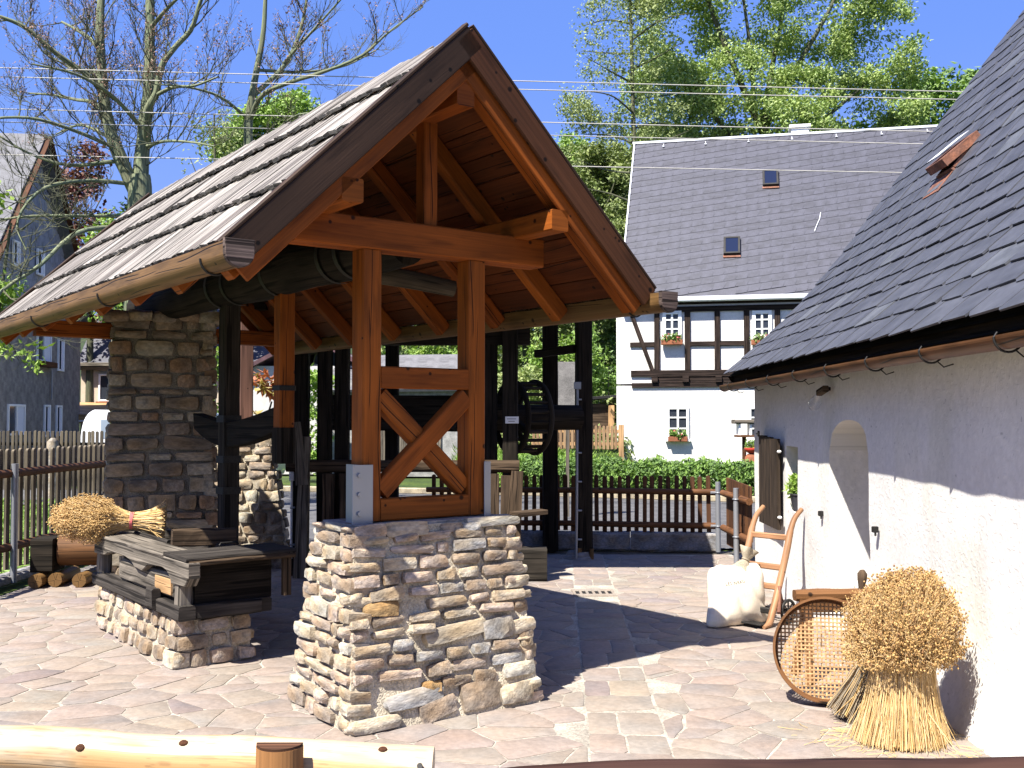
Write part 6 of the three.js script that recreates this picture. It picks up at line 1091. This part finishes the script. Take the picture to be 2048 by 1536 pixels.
// ---------- far buildings ----------
{
  const t = thing('grey_house', 'tall grey rendered house with a slate clad gable at the left edge', 'house', V(-13.71, 0, -30.03), 0.097);
  const render = M([0.38, 0.36, 0.345], { map: T.grit, bump: T.gritB, bs: 0.006, rough: 0.95 }), clad = M([0.46, 0.48, 0.53], { map: T.slate, rough: 0.7 }), roofM = M([0.2, 0.2, 0.21], { map: T.slate, rough: 0.7 });
  part('wall', boxUV(new THREE.BoxGeometry(11, 5.05, 8.6).translate(-5.5, 2.5, 0)), render, t);
  { const s = new THREE.Shape([[-4.3, 5.0], [4.3, 5.0], [0, 9.75]].map((q) => new THREE.Vector2(...q))); part('gable', boxUV(new THREE.ExtrudeGeometry(s, { depth: 10.9, bevelEnabled: false }).rotateY(-Math.PI / 2).translate(-0.06, 0, 0)), clad, t); }
  { const r = rng(12); for (let row = 0; row < 13; row++) { const y = 5.02 + row * 0.36, hw = 4.3 * (9.75 - y) / 4.75; for (let z = -hw + 0.02; z < hw - 0.1;) { const w = Math.min(rr(r, 0.36, 0.5), hw - z); part('cladding_slate', beam(V(-0.04, y - 0.02, z + w / 2), V(-0.05, Math.min(y + 0.36, 9.75 - (Math.abs(z + w / 2) / 4.3) * 4.75), z + w / 2), w - 0.012, 0.015, { up: V(1, 0, 0), ch: 0.002 }), clad, t); z += w; } } }
  for (const sd of [1, -1]) part('roof', beam(V(-5.6, 7.42, sd * 2.22), V(0.28, 7.42, sd * 2.22), 6.7, 0.14, { up: V(0, 4.3, sd * 4.75) }), roofM, t);
  for (const sd of [1, -1]) part('verge', beam(V(0.31, 9.86, 0), V(0.31, 4.72, sd * 4.62), 0.06, 0.24, { up: V(1, 0, 0) }), m.verge, t);
  const W = [[1.3, 1.28, 1.25, 0.85, 2], [-0.35 - 0.8, 1.2, 0.5, 0.95, 1], [-2.2, 1.2, 0.5, 0.95, 1], [-0.8, 3.4, 1.2, 0.92, 2], [-2.3, 3.2, 0.55, 1.0, 1], [1.5, 5.9, 0.5, 0.7, 1], [-0.4, 5.9, 0.6, 0.75, 1], [1.0, 7.7, 0.35, 0.45, 1]];
  for (const [z, y, w, h, c] of W) { const g = windowPart(t, 0.02, y, z, w, h, { cols: c, rows: 1, rotY: Math.PI / 2, glass: M([0.06, 0.07, 0.09], { rough: 0.1 }) }); part('curtain', boxUV(new THREE.PlaneGeometry(w * 0.42, h * 0.86).translate(w * 0.22, h / 2, 0.01)), m.curtain, g); }
  part('window_box', box(0.12, 3.33, -0.8, 0.2, 0.16, 1.2), m.verge, t); part('vent_pipe', tube([V(0.06, 2.3, -1.4), V(0.06, 3.2, -1.4)], 0.025, 6), m.galv, t);
}
{
  const t = thing('cream_house', 'cream house with a slate roof and carport half hidden behind the tall stone pillar', 'house', V(-11, 0, -36.5));
  const cream = M([0.62, 0.53, 0.42], { map: T.plas, rough: 0.95 });
  part('wall', boxUV(new THREE.BoxGeometry(8, 3.7, 6).translate(0, 1.85, -3)), cream, t);
  part('roof', beam(V(-4.1, 5.3, -1.5), V(4.1, 5.3, -1.5), 5.0, 0.16, { up: V(0, 3.4, 3.6) }), SLATES_FAR[2], t); part('rear_roof', beam(V(-4.1, 5.3, -5.0), V(4.1, 5.3, -5.0), 5.0, 0.14, { up: V(0, 3.4, -3.6) }), SLATES_FAR[2], t);
  part('gutter', beam(V(-4.1, 3.62, 0.32), V(4.1, 3.62, 0.32), 0.14, 0.12), m.greyWood, t);
  for (const x of [-2.9, 0.2, 2.4]) windowPart(t, x, 2.35, 0.02, 0.95, 0.95, { cols: 2, rows: 1 });
  part('window_box', box(-2.9, 2.25, 0.16, 0.95, 0.18, 0.2), m.terracotta, t);
  part('carport_roof', beam(V(-4.3, 1.95, 1.2), V(0.5, 1.95, 1.2), 2.2, 0.3, { up: V(0, 1, 0.2) }), m.lath, t); part('carport_beam', box(-1.9, 1.72, 2.2, 4.8, 0.14, 0.14), m.white, t);
}
{
  const t = thing('white_van', 'white van parked behind the far picket fence next to the grey house', 'van', V(-8.15, 0.0, -26.6), 0.06), paint = M([0.78, 0.79, 0.8], { rough: 0.25, clearcoat: 0.6 });
  const s = new THREE.Shape(); s.moveTo(-2.3, 0.35); s.lineTo(2.2, 0.35); s.quadraticCurveTo(2.4, 0.8, 2.25, 1.0); s.lineTo(1.5, 1.15); s.quadraticCurveTo(1.1, 1.8, 0.7, 1.86); s.lineTo(-2.1, 1.9); s.quadraticCurveTo(-2.4, 1.8, -2.38, 1.0); s.closePath();
  part('body', boxUV(new THREE.ExtrudeGeometry(s, { depth: 1.6, bevelEnabled: true, bevelSize: 0.05, bevelThickness: 0.08, bevelSegments: 2 }).translate(0, 0, -0.8)), paint, t);
  for (const x of [-1.5, -0.4, 0.6]) part('side_window', box(x, 1.48, 0.885, 0.85, 0.45, 0.01), M([0.25, 0.3, 0.36], { rough: 0.08 }), t);
  for (const x of [-1.5, 1.45]) for (const z of [-0.75, 0.8]) { const w = sub('wheel', t, V(x, 0.33, z)); part('tyre', new THREE.TorusGeometry(0.24, 0.09, 8, 20), m.iron, w); part('rim', new THREE.CylinderGeometry(0.18, 0.18, 0.1, 14).rotateX(Math.PI / 2), m.galv, w); }
}
{
  const t = thing('garden_shed', 'grey roofed garden shed with plank walls seen through the mill frame', 'shed', V(-3.4, 0, -31.5));
  part('wall', boxUV(new THREE.BoxGeometry(4.6, 2.9, 3).translate(0, 1.45, -1.6)), M([0.5, 0.5, 0.5], { map: T.grit }), t);
  for (let i = 0; i < 16; i++) part('plank', post(-1.2 + i * 0.16, -0.06, 0.3, 1.5, 0.03, 0.15, { up: V(1, 0, 0) }), i % 5 === 2 ? m.fenceWarm : m.greyWood, t);
  part('roof', beam(V(-2.2, 3.15, -1.2), V(2.0, 3.2, -1.2), 2.9, 0.1, { up: V(0, 2, 0.9) }), M([0.24, 0.235, 0.24], { map: T.slate }), t);
}
{
  const t = thing('brown_house', 'house gable with purple brown tiles glimpsed behind the left front post', 'house', V(-6.4, 0, -33));
  part('wall', boxUV(new THREE.BoxGeometry(4, 3.4, 4).translate(0, 1.7, -2)), M([0.66, 0.66, 0.66], { map: T.plas }), t);
  part('roof', merge([beam(V(0, 4.3, -4.1), V(0, 4.3, 0.3), 0.3, 0.3), beam(V(1.1, 3.75, -4.1), V(1.1, 3.75, 0.3), 3.1, 0.12, { up: V(1.0, 1.9, 0) }), beam(V(-1.1, 3.75, -4.1), V(-1.1, 3.75, 0.3), 3.1, 0.12, { up: V(-1.0, 1.9, 0) })]), M([0.17, 0.08, 0.09], { map: T.slate }), t);
}
{ const t = thing('garden_hut', 'small dark garden hut at the foot of the green bush beside the half timbered house', 'hut', V(1.95, 0, -29.2)); part('wall', box(0, 1.5, 0, 1.6, 1.3, 1.2), m.brownOld, t); part('roof', beam(V(-1.0, 2.2, 0), V(1.0, 2.35, 0), 1.6, 0.08), m.iron, t); part('corner_post', post(0.75, 0.64, 0.8, 2.1, 0.16, 0.12), m.lath, t); }
{ const t = thing('notice_board', 'plain grey notice board standing upright between the two black posts', 'notice board', V(0.98, 0, -18.5)); part('board', box(0, 2.3, 0, 0.42, 0.85, 0.04, { ch: 0.004 }), M([0.32, 0.31, 0.30], { map: T.grit }), t); part('stake', post(0, -0.05, 0, 1.9, 0.06, 0.06), m.greyWood, t); }
// ---------- overhead wires ----------
{
  const W = [[7.80, 7.36, 'uppermost overhead wire crossing the whole sky'], [7.68, 7.26, 'second overhead wire close below the uppermost one'], [7.15, 6.72, 'third overhead wire in the middle of the bundle'], [6.95, 6.53, 'fourth overhead wire just below the third'], [6.4, 6.05, 'lowest overhead wire passing in front of the slate roof']];
  W.forEach(([a, b, label], i) => { const t = thing('power_line', label, 'wire', V(0, 0, -18 - i * 0.12)), P = []; for (let k = 0; k <= 24; k++) { const u = k / 24; P.push(V(-14 + 36 * u, a + (b - a) * (u - 0.146) / 0.487 - 0.5 * 4 * 0.05 * (u - 0.146) * (0.633 - u), 0)); } part('cable', tube(P, 0.009, 5, { caps: false }), M([0.42, 0.40, 0.36], { rough: 0.6 }), t); });
}
scene.traverse((o) => { if (o.isMesh) { o.castShadow = true; o.receiveShadow = true; } });
renderer.render(scene, camera);
